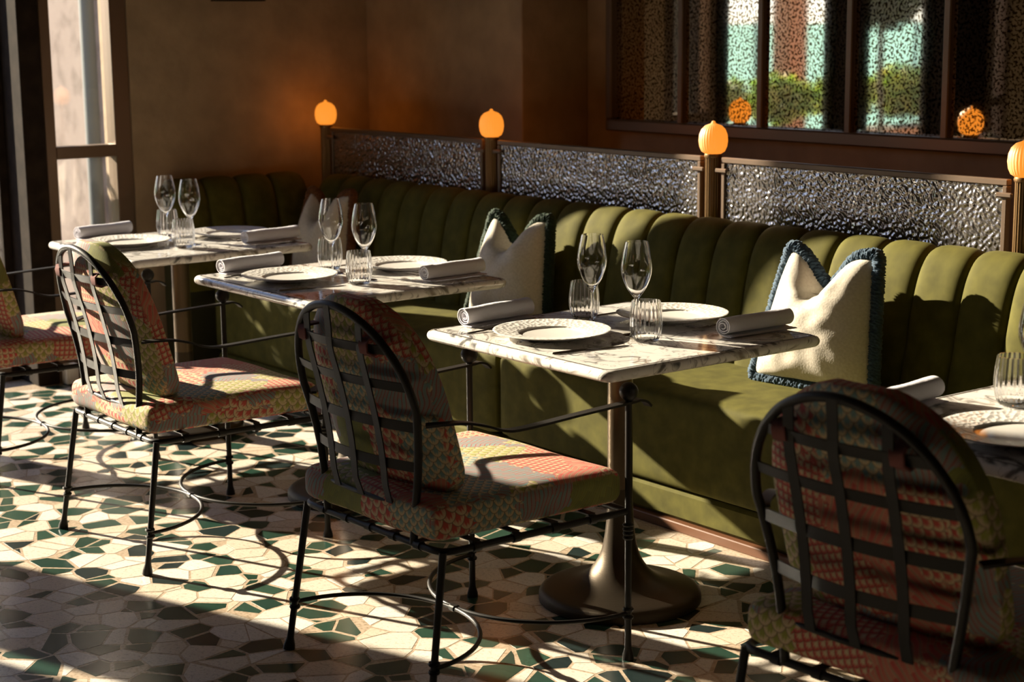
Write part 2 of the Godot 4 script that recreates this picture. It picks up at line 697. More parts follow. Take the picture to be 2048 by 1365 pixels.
func look() -> void:
	var cam := Camera3D.new()
	cam.name = "camera"
	add_child(cam)
	cam.position = CAM_AT
	cam.rotation_order = EULER_ORDER_YXZ
	cam.rotation = CAM_TURN
	cam.near = 0.05
	cam.far = 120.0
	cam.current = true
	var at := CameraAttributesPhysical.new()
	at.frustum_focal_length = 12.0 / (682.5 / FOCAL)
	at.frustum_focus_distance = 4.55
	at.frustum_near = 0.05
	at.frustum_far = 120.0
	at.exposure_aperture = 4.5
	cam.attributes = at
	cam.fov = rad_to_deg(2.0 * atan(682.5 / FOCAL))

	var env := Environment.new()
	env.background_mode = Environment.BG_SKY
	var sky := Sky.new()
	var sm := ProceduralSkyMaterial.new()
	sm.sky_top_color = Color(0.50, 0.66, 0.92)
	sm.sky_horizon_color = Color(0.96, 0.95, 0.92)
	sm.sky_curve = 0.2
	sm.ground_bottom_color = Color(0.5, 0.45, 0.38)
	sm.ground_horizon_color = Color(0.9, 0.86, 0.78)
	sm.sun_angle_max = 1.0
	sm.energy_multiplier = 2.7
	sky.sky_material = sm
	env.sky = sky
	env.tonemap_mode = Environment.TONE_MAPPER_LINEAR
	env.tonemap_exposure = 1.06
	env.sdfgi_enabled = true
	env.ssao_enabled = true
	env.ssil_enabled = true
	var we := WorldEnvironment.new()
	we.name = "world"
	we.environment = env
	add_child(we)

	var sun := DirectionalLight3D.new()
	sun.name = "sun"
	add_child(sun)
	var d := Vector3(1.0, 0.0, -SUN_SLOPE).normalized()
	d.y = -SUN_DROP
	sun.look_at_from_position(Vector3.ZERO, d.normalized(), Vector3.UP)
	sun.light_color = Color(1.0, 0.94, 0.83)
	sun.light_energy = 7.4
	sun.light_angular_distance = 0.6
	sun.shadow_enabled = true


func room() -> void:
	var b := MB.new()
	# window wall: solid ends, piers and lintel around the openings
	var spans := [[-2.35, -0.38], [0.03, 0.13], [1.27, 1.36], [2.22, 2.55], [2.79, 3.4], [4.2, 6.3]]
	for s in spans:
		var dark: bool = s[0] > 0.0 and s[1] < 2.6
		if not dark:
			b.box(Vector3(WX - 0.15, 1.6, (s[0] + s[1]) / 2), Vector3(0.3, 3.2, s[1] - s[0]), 0.0)
	b.box(Vector3(WX - 0.15, 3.1, 1.205), Vector3(0.3, 0.2, 3.17), 0.0)
	b.box(Vector3(WX - 0.15, 3.1, 3.8), Vector3(0.3, 0.2, 0.8), 0.0)
	b.box(Vector3(WX - 0.15, 2.6, 2.67), Vector3(0.3, 0.8, 0.24), 0.0)
	struct("wall_left", b, M.plaster, "brown limewashed wall with the tall windows at the far end", "wall")
	var k := 1
	for s in spans:
		if s[0] > 0.0 and s[1] < 2.6:
			b = MB.new()
			var deep := 0.5 if k == 1 else 0.3
			b.box(Vector3(WX - deep / 2, 1.5, (s[0] + s[1]) / 2), Vector3(deep, 3.0, s[1] - s[0]), 0.004)
			struct("trim_%d" % k, b, M.dark_timber, ["dark brown post beside the narrow window", "dark brown post between the two tall windows", "broad dark brown post at the far side of the tall windows"][k - 1], "post")
			k += 1
	b = MB.new()
	b.box(Vector3((WX - 0.3 + 7.0) / 2, 1.6, MZ - 0.1), Vector3(7.0 - WX + 0.3, 3.2, 0.2), 0.0)
	b.box(Vector3((WX - 2.535) / 2, 1.6, (-1.65 + MZ) / 2), Vector3(-2.535 - WX, 3.2, -1.65 - MZ), 0.004)
	struct("wall_back", b, M.plaster, "brown limewashed wall behind the banquette with a projecting pier at its end", "wall")
	b = MB.new()
	b.box(Vector3(7.1, 1.6, 2.0), Vector3(0.2, 3.2, 8.4), 0.0)
	struct("wall_right", b, M.dark_paint, "dark painted wall behind the camera on the right", "wall")
	b = MB.new()
	b.box(Vector3(1.46, 1.6, 6.2), Vector3(11.0, 3.2, 0.2), 0.0)
	struct("wall_front", b, M.dark_paint, "dark painted wall behind the camera", "wall")
	b = MB.new()
	b.box(Vector3(1.46, 3.3, 2.0), Vector3(11.4, 0.2, 8.8), 0.0)
	struct("ceiling", b, M.ceiling_paint, "plain beige ceiling above the dining room", "ceiling")
	# baseboard on the left wall
	b = MB.new()
	b.box(Vector3(WX + 0.008, 0.05, -0.46), Vector3(0.016, 0.1, 0.16), 0.002)
	b.box(Vector3(WX + 0.008, 0.05, 3.1), Vector3(0.016, 0.1, 0.58), 0.002)
	struct("baseboard_left", b, M.dark_timber, "dark brown baseboard along the window wall", "baseboard")
	# windows: narrow side lights with a transom, two tall bays
	side_light(1, -0.38, 0.03, "narrow window with a bronze transom at the far end of the wall")
	bay(2, 0.13, 1.27, "tall window bay next to the narrow window, seen in the mirror")
	bay(3, 1.36, 2.22, "tall window bay with the topiary tree outside, seen in the mirror")
	bay(5, 3.4, 4.2, "tall window further along the same wall, left of the picture")
	side_light(4, 2.55, 2.79, "narrow window with a transom beyond the tall bays, seen in the mirror", 2.2)


func side_light(num: int, z0: float, z1: float, label: String, head := 3.0) -> void:
	var o := Node3D.new()
	o.name = "window_%d" % num
	add_child(o)
	tag(o, label, "window")
	o.set_meta("kind", "structure")
	var x := WX - 0.05
	var zc := (z0 + z1) / 2
	var w := z1 - z0
	for s in [[z0 + 0.04, 0.08], [z1 - 0.025, 0.05]]:
		var b := MB.new()
		b.box(Vector3(x, head / 2, s[0]), Vector3(0.09, head, s[1]), 0.004)
		part("frame_stile", b, M.frame_bronze, o)
	for y in [0.05, 1.03, head - 0.03]:
		var b := MB.new()
		b.box(Vector3(x, y, zc), Vector3(0.08, 0.1 if y < 0.5 else 0.055, w - 0.1), 0.004)
		part("frame_rail" if y != 1.03 else "transom", b, M.frame_bronze, o)
	for s in [[0.1, 1.0], [1.06, head - 0.06]]:
		var b := MB.new()
		b.box(Vector3(x, (s[0] + s[1]) / 2, zc), Vector3(0.008, s[1] - s[0], w - 0.08), 0.0)
		part("pane", b, M.window_glass, o)


func bay(num: int, z0: float, z1: float, label: String) -> void:
	var o := Node3D.new()
	o.name = "window_%d" % num
	add_child(o)
	tag(o, label, "window")
	o.set_meta("kind", "structure")
	var x := WX - 0.24
	var zc := (z0 + z1) / 2
	var w := z1 - z0
	for s in [z0 + 0.02, z1 - 0.02]:
		var b := MB.new()
		b.box(Vector3(x, 1.5, s), Vector3(0.06, 3.0, 0.04), 0.003)
		part("frame_stile", b, M.dark_timber, o)
	for y in [0.03, 2.97]:
		var b := MB.new()
		b.box(Vector3(x, y, zc), Vector3(0.06, 0.06, w - 0.08), 0.003)
		part("frame_rail", b, M.frame_bronze, o)
	var g := MB.new()
	g.box(Vector3(x, 1.5, zc), Vector3(0.008, 2.88, w - 0.08), 0.0)
	part("pane", g, M.window_glass, o)


# pixel that the camera sees a point at, to find the stones that show largest
func seen_at(p: Vector3) -> Vector3:
	var q := (p - CAM_AT) * Basis.from_euler(CAM_TURN, EULER_ORDER_YXZ)
	if q.z > -0.2:
		return Vector3(0, 0, -1)
	return Vector3(1024.0 + FOCAL * q.x / -q.z, 682.5 - FOCAL * q.y / -q.z, -q.z)


func terrazzo() -> void:
	var b := MB.new()
	b.box(Vector3(1.46, -0.1, 2.0), Vector3(11.2, 0.2, 8.6), 0.0)
	var fl := struct("floor", b, M.terrazzo_matrix, "polished terrazzo floor of green and white stone chips in sandy cement", "floor")
	# broken stone: cells of a random mosaic, each with its own gaps
	var r := RandomNumberGenerator.new()
	r.seed = 411
	var x0 := WX + 0.01
	var z0 := -0.60
	var nx := 93
	var nz := 58
	var step := 0.080
	var pts := []
	for j in nz + 2:
		for i in nx + 2:
			pts.append(Vector3(x0 + (i - 1 + 0.5 + r.randf_range(-0.55, 0.55)) * step, r.randf_range(-0.0016, 0.0016), z0 + (j - 1 + 0.5 + r.randf_range(-0.55, 0.55)) * step))
	var cells := []
	var green := {}
	for j in range(1, nz + 1):
		for i in range(1, nx + 1):
			var near := 0
			for o in [[-1, 0], [0, -1], [-1, -1], [1, -1]]:
				if green.has(Vector2i(i + o[0], j + o[1])):
					near += 1
			if r.randf() < ([0.95, 0.70, 0.36, 0.16, 0.05][near]):
				green[Vector2i(i, j)] = true
	for j in range(1, nz + 1):
		for i in range(1, nx + 1):
			var c: Vector3 = pts[j * (nx + 2) + i]
			var is_green := green.has(Vector2i(i, j))
			var poly := [Vector2(-0.12, -0.12), Vector2(0.12, -0.12), Vector2(0.12, 0.12), Vector2(-0.12, 0.12)]
			for dj in range(-2, 3):
				for di in range(-2, 3):
					if (di == 0 and dj == 0) or i + di < 0 or j + dj < 0 or i + di > nx + 1 or j + dj > nz + 1:
						continue
					var e: Vector3 = pts[(j + dj) * (nx + 2) + i + di]
					var d := Vector2(e.x - c.x, e.z - c.z)
					var l := d.length()
					if l < 0.004 or l > 0.24:
						continue
					d /= l
					var gap := r.randf_range(0.0008, 0.0045) + (r.randf_range(0.0, 0.005) if is_green else 0.0)
					poly = cut(poly, d, (l * l + (c.y - e.y)) / (2.0 * l) - gap)
					if poly.size() < 3:
						break
				if poly.size() < 3:
					break
			if is_green and poly.size() > 2:
				for q in r.randi_range(0, 1):
					poly = cut(poly, Vector2.from_angle(r.randf() * TAU), r.randf_range(0.018, 0.034))
			poly = tidy(poly)
			if poly.size() < 3:
				continue
			var ok := true
			for p in poly:
				if c.x + p.x < WX + 0.004 or (c.z + p.y < -0.56 and c.z < -0.4):
					ok = false
			if not ok:
				continue
			var tone: Color
			if is_green:
				var t := r.randf()
				tone = Color(0.017, 0.047, 0.034).lerp(Color(0.034, 0.076, 0.054), t)
				if r.randf() < 0.18:
					tone = Color(0.018, 0.030, 0.028)
			else:
				var t2 := r.randf()
				tone = Color(0.76, 0.68, 0.58).lerp(Color(0.66, 0.54, 0.41), t2 * t2)
				if r.randf() < 0.3:
					tone = Color(0.80, 0.75, 0.68)
			var mid := seen_at(Vector3(c.x, 0, c.z))
			var shown := 0.0
			if mid.z > 0 and mid.x > -20 and mid.x < 2068 and mid.y < 1385:
				var lo := Vector2(1e9, 1e9)
				var hi := -lo
				for p in poly:
					var s := seen_at(Vector3(c.x + p.x, 0, c.z + p.y))
					lo = lo.min(Vector2(s.x, s.y))
					hi = hi.max(Vector2(s.x, s.y))
				shown = (hi.x - lo.x) * (hi.y - lo.y)
			cells.append([shown, c, poly, tone])
	cells.sort_custom(func(a, q): return a[0] > q[0])
	var rest := MB.new()
	for n in cells.size():
		var cell: Array = cells[n]
		if n < 300:
			var one := MB.new()
			stone(one, cell[2], Vector3.ZERO, cell[3])
			var o := part("stone", one, M.terrazzo_stone, fl, true)
			o.position = Vector3(cell[1].x, 0, cell[1].z)
		else:
			stone(rest, cell[2], Vector3(cell[1].x, 0, cell[1].z), cell[3])
	var s := part("stones", rest, M.terrazzo_stone, fl, true)
	s.set_meta("kind", "stuff")


func cut(poly: Array, d: Vector2, off: float) -> Array:
	var out := []
	for i in poly.size():
		var a: Vector2 = poly[i]
		var b: Vector2 = poly[(i + 1) % poly.size()]
		var da := a.dot(d) - off
		var db := b.dot(d) - off
		if da <= 0.0:
			out.append(a)
		if (da < 0.0) != (db < 0.0) and absf(da - db) > 1e-9:
			out.append(a.lerp(b, da / (da - db)))
	return out


func tidy(poly: Array) -> Array:
	# short edges merged: chips have few straight sides
	var out := poly.duplicate()
	var i := 0
	while out.size() > 4 and i < out.size():
		var a: Vector2 = out[i]
		var b: Vector2 = out[(i + 1) % out.size()]
		if a.distance_to(b) < 0.014:
			out[i] = (a + b) / 2.0
			out.remove_at((i + 1) % out.size())
			i = 0
		else:
			i += 1
	return out


func stone(b: MB, poly: Array, at: Vector3, tone: Color) -> void:
	b.tint = tone
	var h := 0.0005
	var top := []
	for p in poly:
		top.append(at + Vector3(p.x, h, p.y))
	b.flat(top, Vector3.UP)
	for i in poly.size():
		var p: Vector2 = poly[i]
		var q: Vector2 = poly[(i + 1) % poly.size()]
		var e := (q - p).normalized()
		b.flat([at + Vector3(p.x, h, p.y), at + Vector3(q.x, h, q.y), at + Vector3(q.x, -0.0005, q.y), at + Vector3(p.x, -0.0005, p.y)], Vector3(e.y, 0, -e.x))


# ------------------------------------------------------------------ outside
func leaves(b: MB, at: Vector3, half: Vector3, count: int, leaf: float, tones: Array, r: RandomNumberGenerator, ball := true) -> void:
	for i in count:
		var p := Vector3(r.randf_range(-1, 1), r.randf_range(-1, 1), r.randf_range(-1, 1))
		if ball:
			p = p.normalized() * pow(r.randf(), 0.35)
		var q := at + p * half
		var d := Vector3(r.randf_range(-1, 1), r.randf_range(-0.4, 1), r.randf_range(-1, 1)).normalized()
		var s := d.cross(Vector3(r.randf_range(-1, 1), r.randf_range(-1, 1), r.randf_range(-1, 1))).normalized()
		var l := leaf * r.randf_range(0.6, 1.3)
		var w := l * 0.32
		b.tint = (tones[r.randi() % tones.size()] as Color) * r.randf_range(0.75, 1.2)
		var nn := d.cross(s).normalized()
		b.flat([q, q + d * l * 0.5 + s * w, q + d * l, q + d * l * 0.5 - s * w], nn)


func garden() -> void:
	var r := RandomNumberGenerator.new()
	r.seed = 99
	var b := MB.new()
	b.box(Vector3(-16.1, -0.06, 5.0), Vector3(24.0, 0.1, 34.0), 0.0)
	var g := struct("floor_terrace", b, M.terrace_stone, "sandy stone terrace outside the windows", "terrace")
	b = MB.new()
	b.box(Vector3(-6.6, 2.0, -0.95), Vector3(4.9, 4.0, 0.3), 0.01)
	var w := struct("wall_outside", b, M.render_wall, "sunlit beige rendered wall outside the narrow window", "wall")
	b = MB.new()
	b.tube([Vector3(-5.12, -0.01, -0.8), Vector3(-5.12, 4.0, -0.8)], 0.055, 12)
	var pipe := part("drain_pipe", b, M.gutter_metal, self)
	tag(pipe, "dark drainpipe against the sunlit wall, seen through the narrow window", "pipe")
	# planter and hedge beyond the bays
	b = MB.new()
	b.box(Vector3(-6.85, 0.31, 4.6), Vector3(0.5, 0.62, 5.6), 0.01)
	var o := thing("planter", "long terracotta planter on the terrace, seen in the mirror", "planter")
	part("trough", b, M.terracotta, o)
	b = MB.new()
	b.box(Vector3(-6.85, 0.625, 4.6), Vector3(0.42, 0.01, 5.5), 0.0)
	part("soil", b, M.soil, o)
	var greens := [Color(0.24, 0.38, 0.05), Color(0.48, 0.50, 0.08), Color(0.14, 0.24, 0.04), Color(0.58, 0.48, 0.14)]
	var looks := ["bushy", "yellowish green", "loose", "dense", "low", "feathery", "broad"]
	for i in 7:
		var z := 2.2 + i * 0.8
		b = MB.new()
		leaves(b, Vector3(0, 0.24, 0), Vector3(0.22, 0.2 + r.randf() * 0.06, 0.36), 1100, 0.08, greens, r)
		var s := thing("shrub", "%s green shrub growing in the terracotta planter, seen in the mirror" % looks[i], "shrub", Vector3(-6.85, 0.68, z), 0.0, "shrubs in the terracotta planter")
		part("foliage", b, M.leaf, s, true)
		b = MB.new()
		for k in 3:
			b.tube([Vector3(0, -0.042, 0), Vector3(r.randf_range(-0.1, 0.1), 0.3, r.randf_range(-0.25, 0.25))], 0.006, 5)
		part("stem", b, M.bark, s)
	# a loose shrub in a pot close to the narrow window: it dapples the light on the far bench
	var bush := thing("potted_shrub", "loose leafy shrub in a clay pot outside beside the narrow window", "shrub", Vector3(-4.95, 0, 0.16))
	b = MB.new()
	b.lathe([Vector2(0, 0), Vector2(0.13, 0), Vector2(0.17, 0.32), Vector2(0.19, 0.32), Vector2(0.19, 0.37), Vector2(0.16, 0.37), Vector2(0.15, 0.34), Vector2(0, 0.34)], 24)
	part("pot", b, M.terracotta, bush)
	b = MB.new()
	for k in 7:
		b.tube([Vector3(0, 0.33, 0), Vector3(r.randf_range(-0.1, 0.1), 0.7, r.randf_range(-0.12, 0.12)), Vector3(r.randf_range(-0.2, 0.2), 1.15, r.randf_range(-0.22, 0.22))], 0.006, 5)
	part("stem", b, M.bark, bush)
	b = MB.new()
	leaves(b, Vector3(0, 0.86, 0), Vector3(0.26, 0.46, 0.27), 620, 0.10, greens, r)
	part("foliage", b, M.leaf, bush, true)
	# topiary
	o = thing("topiary_tree", "round clipped topiary tree on a thin trunk, seen in the mirror", "tree", Vector3(-5.8, 0, 3.85))
	b = MB.new()
	b.lathe([Vector2(0, 0), Vector2(0.15, 0), Vector2(0.20, 0.36), Vector2(0.22, 0.36), Vector2(0.22, 0.42), Vector2(0.19, 0.42), Vector2(0.18, 0.38), Vector2(0, 0.38)], 28)
	part("pot", b, M.terracotta, o)
	b = MB.new()
	b.tube([Vector3(0, 0.37, 0), Vector3(0.012, 0.8, 0.01), Vector3(-0.005, 1.2, 0), Vector3(0, 1.62, 0)], [0.032, 0.028, 0.026, 0.022], 8)
	part("trunk", b, M.bark, o)
	b = MB.new()
	leaves(b, Vector3(0, 1.76, 0), Vector3(0.31, 0.29, 0.31), 4200, 0.055, [Color(0.035, 0.06, 0.016), Color(0.06, 0.085, 0.02), Color(0.02, 0.04, 0.012)], r)
	part("crown", b, M.leaf, o, true)
	# a pergola column
	o = thing("garden_column", "square terracotta column on the terrace, seen in the mirror", "column", Vector3(-9.1, 0, 6.3))
	b = MB.new()
	b.box(Vector3(0, 1.75, 0), Vector3(0.26, 3.5, 0.26), 0.008)
	part("shaft", b, M.terracotta, o)
	b = MB.new()
	b.box(Vector3(0, 0.06, 0), Vector3(0.38, 0.12, 0.38), 0.008)
	part("footing", b, M.terracotta, o)
	# pale screen fence far behind
	o = thing("glass_fence", "pale aqua frosted fence far behind the shrubs, seen in the mirror", "fence", Vector3(-11.5, 0, 0))
	for i in 9:
		b = MB.new()
		b.box(Vector3(0, 0.80, 3.0 + i * 1.5), Vector3(0.012, 1.5, 1.44), 0.0)
		part("panel", b, M.fence_glass, o)
		b = MB.new()
		b.box(Vector3(0, 0.79, 2.25 + i * 1.5), Vector3(0.05, 1.6, 0.05), 0.004)
		part("fence_post", b, M.gutter_metal, o)


# ------------------------------------------------------------------ mirror
func mirror() -> void:
	var o := thing("wall_mirror", "wide antiqued mirror in a bronze frame with upright bars above the banquette", "mirror", Vector3(0, 0, MZ))
	var x0 := -2.36
	var y0 := 1.105
	var y1 := 2.45
	var bars := [-1.894, -1.432, -0.97, -0.517, -0.06, 0.40, 0.86, 1.32]
	var xs := [x0 + 0.04] + bars + [1.80]
	for i in xs.size() - 1:
		var b := MB.new()
		var a: float = xs[i] + (0.015 if i else 0.0)
		var e: float = xs[i + 1] - 0.015
		b.box(Vector3((a + e) / 2, (y0 + y1) / 2, 0.012), Vector3(e - a, y1 - y0 - 0.09, 0.006), 0.001)
		part("mirror_pane", b, M.antique_mirror, o)
	for x in bars:
		var b := MB.new()
		b.box(Vector3(x, (y0 + y1) / 2, 0.02), Vector3(0.03, y1 - y0 - 0.08, 0.035), 0.004)
		part("glazing_bar", b, M.mirror_bronze, o)
	for s in [[Vector3((x0 + 1.84) / 2, y0 + 0.025, 0.025), Vector3(1.84 - x0, 0.05, 0.05)], [Vector3((x0 + 1.84) / 2, y1 - 0.025, 0.025), Vector3(1.84 - x0, 0.05, 0.05)]]:
		var b := MB.new()
		b.box(s[0], s[1], 0.006)
		part("frame_rail", b, M.mirror_bronze, o)
	for x in [x0 + 0.02, 1.82]:
		var b := MB.new()
		b.box(Vector3(x, (y0 + y1) / 2, 0.025), Vector3(0.04, y1 - y0 - 0.1, 0.05), 0.006)
		part("frame_stile", b, M.mirror_bronze, o)


# ------------------------------------------------------------------ banquette
func spline(pts: Array, per: int) -> Array:
	var out := []
	var m := pts.size()
	for i in m - 1:
		var p0 = pts[max(i - 1, 0)]
		var p1 = pts[i]
		var p2 = pts[i + 1]
		var p3 = pts[min(i + 2, m - 1)]
		for k in per:
			out.append(p1.cubic_interpolate(p2, p0, p3, float(k) / per))
	out.append(pts[m - 1])
	return out


const BACK := [Vector2(-1.035, 0.40), Vector2(-1.05, 0.5), Vector2(-1.07, 0.6), Vector2(-1.088, 0.7), Vector2(-1.108, 0.78), Vector2(-1.130, 0.83), Vector2(-1.157, 0.862), Vector2(-1.188, 0.874), Vector2(-1.218, 0.868), Vector2(-1.238, 0.845), Vector2(-1.245, 0.80)]


func channel_mesh(width: float) -> ArrayMesh:
	var line := spline(BACK, 3)
	var m := line.size()
	var rows := []
	for i in m:
		var t: Vector2 = (line[min(i + 1, m - 1)] - line[max(i - 1, 0)]).normalized()
		var nn := Vector2(t.y, -t.x)
		if nn.x < 0.0 and nn.y < 0.0:
			nn = -nn
		var row := []
		for j in 17:
			# closer together at the seams
			var s := sin((j / 16.0 - 0.5) * PI)
			var d := 0.025 * (1.0 - smoothstep(0.78, 1.0, float(i) / (m - 1))) * pow(maxf(1.0 - pow(absf(s), 4.0), 0.0), 0.6)
			var p: Vector2 = line[i] + nn * d
			row.append(Vector3(s * width / 2, p.y, p.x))
		rows.append(row)
	var b := MB.new()
	b.sheet(rows, func(p): return Vector3(0, p.y - 0.70, p.z + 1.20))
	return b.mesh(M.velvet)


func back_run(o: Node3D, x0: float, count: int, step: float, at: Vector3, turn: float) -> void:
	var mesh := channel_mesh(step)
	for i in count:
		var c := put_mesh("channel", mesh, o)
		var p := Vector3(x0 + (i + 0.5) * step, 0, 0)
		c.position = at + p.rotated(Vector3.UP, turn)
		c.rotation.y = turn
	# welts in the seams
	var line := spline(BACK, 2)
	var wb := MB.new()
	var path := []
	for p in line:
		path.append(Vector3(0, p.y, p.x))
	wb.tube(path, 0.0032, 6)
	var wm := wb.mesh(M.velvet_piping)
	for i in count + 1:
		var c := put_mesh("welt", wm, o)
		c.position = at + Vector3(x0 + i * step, 0, 0).rotated(Vector3.UP, turn)
		c.rotation.y = turn


func banquette() -> void:
	var o := thing("banquette", "long olive green velvet banquette with a channelled back along the wall", "banquette")
	back_run(o, -3.40, 33, 0.175, Vector3.ZERO, 0.0)
	# carcass behind the channels
	var b := MB.new()
	b.box(Vector3(-0.515, 0.42, -1.19), Vector3(5.77, 0.82, 0.10), 0.004)
	part("back_carcass", b, M.velvet_piping, o)
	# seats
	for s in [[-3.40, -1.295], [-1.285, 0.93], [0.94, 2.37]]:
		b = MB.new()
		var h := Vector3((s[1] - s[0]) / 2, 0.152, 0.262)
		b.block(h, 0.035, 14, func(p, q): return p + Vector3(0, 0.012 * (1.0 - q.z * q.z) * (1.0 if q.y > 0.9 else 0.0), 0))
		var c := part("seat_cushion", b, M.velvet, o)
		c.position = Vector3((s[0] + s[1]) / 2, 0.284, -0.81)
		b = MB.new()
		b.box(Vector3((s[0] + s[1]) / 2, 0.08, -0.815), Vector3(s[1] - s[0] - 0.004, 0.098, 0.50), 0.012)
		part("base_panel", b, M.velvet, o)
	b = MB.new()
	b.box(Vector3(-0.515, 0.015, -0.81), Vector3(5.77, 0.03, 0.522), 0.003)
	part("plinth", b, M.plinth_wood, o)
	o = thing("corner_banquette", "short dark end of the green velvet banquette against the end wall", "banquette")
	back_run(o, -0.02, 4, 0.175, Vector3(-2.44, 0, -0.47), PI / 2)
	b = MB.new()
	b.box(Vector3(-3.62, 0.42, -0.80), Vector3(0.10, 0.82, 0.70), 0.004)
	part("back_carcass", b, M.velvet_piping, o)


# ------------------------------------------------------------------ lamps and glass screens
func screens() -> void:
	var z := -1.285
	var xs := [-3.588, -2.278, -0.968, 0.342]
	var where := ["farthest, close to the end wall", "second from the end wall", "third from the end wall", "at the right edge"]
	var first: Node3D
	for i in 4:
		var label := "amber globe lamp on a fluted brass post, %s" % where[i]
		if i == 0:
			first = thing("post_lamp", label, "lamp", Vector3(xs[0], 0, z), 0.0, "globe lamps along the banquette")
			var b := MB.new()
			b.lathe([Vector2(0, 0.005), Vector2(0.026, 0.005), Vector2(0.026, 1.10), Vector2(0, 1.10)], 96, Vector3.ZERO, 0.05, 18)
			part("post", b, M.post_brass, first)
			b = MB.new()
			b.lathe([Vector2(0, 1.098), Vector2(0.03, 1.098), Vector2(0.032, 1.104), Vector2(0.03, 1.112), Vector2(0, 1.112)], 32)
			part("collar", b, M.post_brass, first)
			b = MB.new()
			b.lathe([Vector2(0, 1.112), Vector2(0.028, 1.112), Vector2(0.041, 1.120), Vector2(0.0485, 1.137), Vector2(0.0515, 1.158), Vector2(0.0495, 1.180), Vector2(0.042, 1.1985), Vector2(0.029, 1.2115), Vector2(0.014, 1.217), Vector2(0.008, 1.2195), Vector2(0.006, 1.226), Vector2(0, 1.229)], 120, Vector3.ZERO, 0.012, 30, 0.4)
			part("lamp_globe", b, M.lamp_globe, first)
			lamp_light(first)
		else:
			var c := copy_of(first, "post_lamp", label, Vector3(xs[i], 0, z))
	var spot := ["dimmest, far end", "middle", "brightest, right-hand"]
	for i in 3:
		var a: float = xs[i] + 0.052
		var e: float = xs[i + 1] - 0.052
		var o := thing("glass_screen", "%s hammered glass screen in a bronze frame above the banquette" % spot[i], "screen", Vector3((a + e) / 2, 0, z), 0.0, "hammered glass screens")
		var w := e - a
		for s in [[1.092, "frame_rail"], [0.79, "frame_rail"]]:
			var b := MB.new()
			b.box(Vector3(0, s[0], 0), Vector3(w, 0.02, 0.024), 0.003)
			part(s[1], b, M.frame_bronze, o)
		for x in [-w / 2 + 0.009, w / 2 - 0.009]:
			var b := MB.new()
			b.box(Vector3(x, 0.941, 0), Vector3(0.018, 0.282, 0.024), 0.003)
			part("frame_stile", b, M.frame_bronze, o)
		var g := MB.new()
		g.box(Vector3(0, 0.941, 0), Vector3(w - 0.036, 0.284, 0.009), 0.001)
		part("pane", g, M.hammered_glass, o)
		for s in [-1.0, 1.0]:
			var b := MB.new()
			b.box(Vector3(s * (w / 2 - 0.006), 1.055, 0.016), Vector3(0.058, 0.016, 0.012), 0.004)
			part("clamp", b, M.frame_bronze, o)


func lamp_light(o: Node3D) -> void:
	var l := OmniLight3D.new()
	l.name = "bulb_light"
	o.add_child(l)
	l.position = Vector3(0, 1.165, 0)
	l.light_color = Color(1.0, 0.56, 0.16)
	l.light_energy = 0.02
	l.light_size = 0.045
	l.omni_range = 12.0
	l.omni_attenuation = 2.0
	l.shadow_enabled = true


# ------------------------------------------------------------------ tables
func outline(hx: float, hz: float, r: float) -> Array:
	var out := []
	for q in 4:
		var c: Vector2 = Vector2(hx - r, hz - r) * [Vector2(1, 1), Vector2(-1, 1), Vector2(-1, -1), Vector2(1, -1)][q]
		for k in 9:
			var t := PI / 2 * (q + k / 8.0)
			out.append(c + Vector2(cos(t), sin(t)) * r)
	return out


func tables() -> void:
	var where := ["farthest marble pedestal table, next to the window", "marble pedestal table second from the window", "marble pedestal table in the middle, in sharp focus", "marble pedestal table cut off by the right edge"]
	var hx := 0.388
	var hz := 0.38
	var b := MB.new()
	var rings := []
	var edge := 0.0145
	var mid := 0.735
	for k in 9:
		var t := -PI / 2 + PI * k / 8.0
		var inset := edge * (1.0 - cos(t))
		var ring := []
		for p in outline(hx - inset, hz - inset, 0.03 - inset * 0.6):
			ring.append(Vector3(p.x, mid + 0.015 * sin(t), p.y))
		rings.append(ring)
	b.sheet(rings, func(p): return Vector3(p.x, (p.y - mid) * 4.0, p.z), true)
	b.flat(rings[8], Vector3.UP)
	b.flat(rings[0], Vector3.DOWN)
	var slab := b.mesh(M.marble)
	b = MB.new()
	var o1 := outline(hx - 0.0165, hz - 0.0165, 0.0235)
	var o2 := outline(hx - 0.0215, hz - 0.0215, 0.019)
	for i in o1.size():
		var j := (i + 1) % o1.size()
		b.flat([Vector3(o1[i].x, 0.7504, o1[i].y), Vector3(o1[j].x, 0.7504, o1[j].y), Vector3(o2[j].x, 0.7504, o2[j].y), Vector3(o2[i].x, 0.7504, o2[i].y)], Vector3.UP)
	var inlay := b.mesh(M.inlay_metal)
	b = MB.new()
	b.lathe([Vector2(0, 0.719), Vector2(0.16, 0.719), Vector2(0.16, 0.714), Vector2(0.036, 0.712), Vector2(0.0345, 0.70), Vector2(0.0345, 0.30)], 48)
	var column := b.mesh(M.column_brass)
	b = MB.new()
	b.lathe(spline([Vector2(0.0345, 0.32), Vector2(0.0355, 0.27), Vector2(0.040, 0.20), Vector2(0.051, 0.14), Vector2(0.07, 0.10), Vector2(0.10, 0.069), Vector2(0.14, 0.050), Vector2(0.185, 0.040), Vector2(0.212, 0.034), Vector2(0.222, 0.026), Vector2(0.225, 0.017), Vector2(0.225, 0.002)], 3) + [Vector2(0.0, 0.002)], 64)
	var foot := b.mesh(M.base_bronze)
	for i in 4:
		var o := thing("marble_table", where[i], "table", Vector3(TABLE_X[i], 0, 0), 0.0, "marble tables along the banquette")
		var t := put_mesh("tabletop", slab, o)
		put_mesh("inlay_line", inlay, t)
		put_mesh("column", column, o)
		put_mesh("base", foot, o)


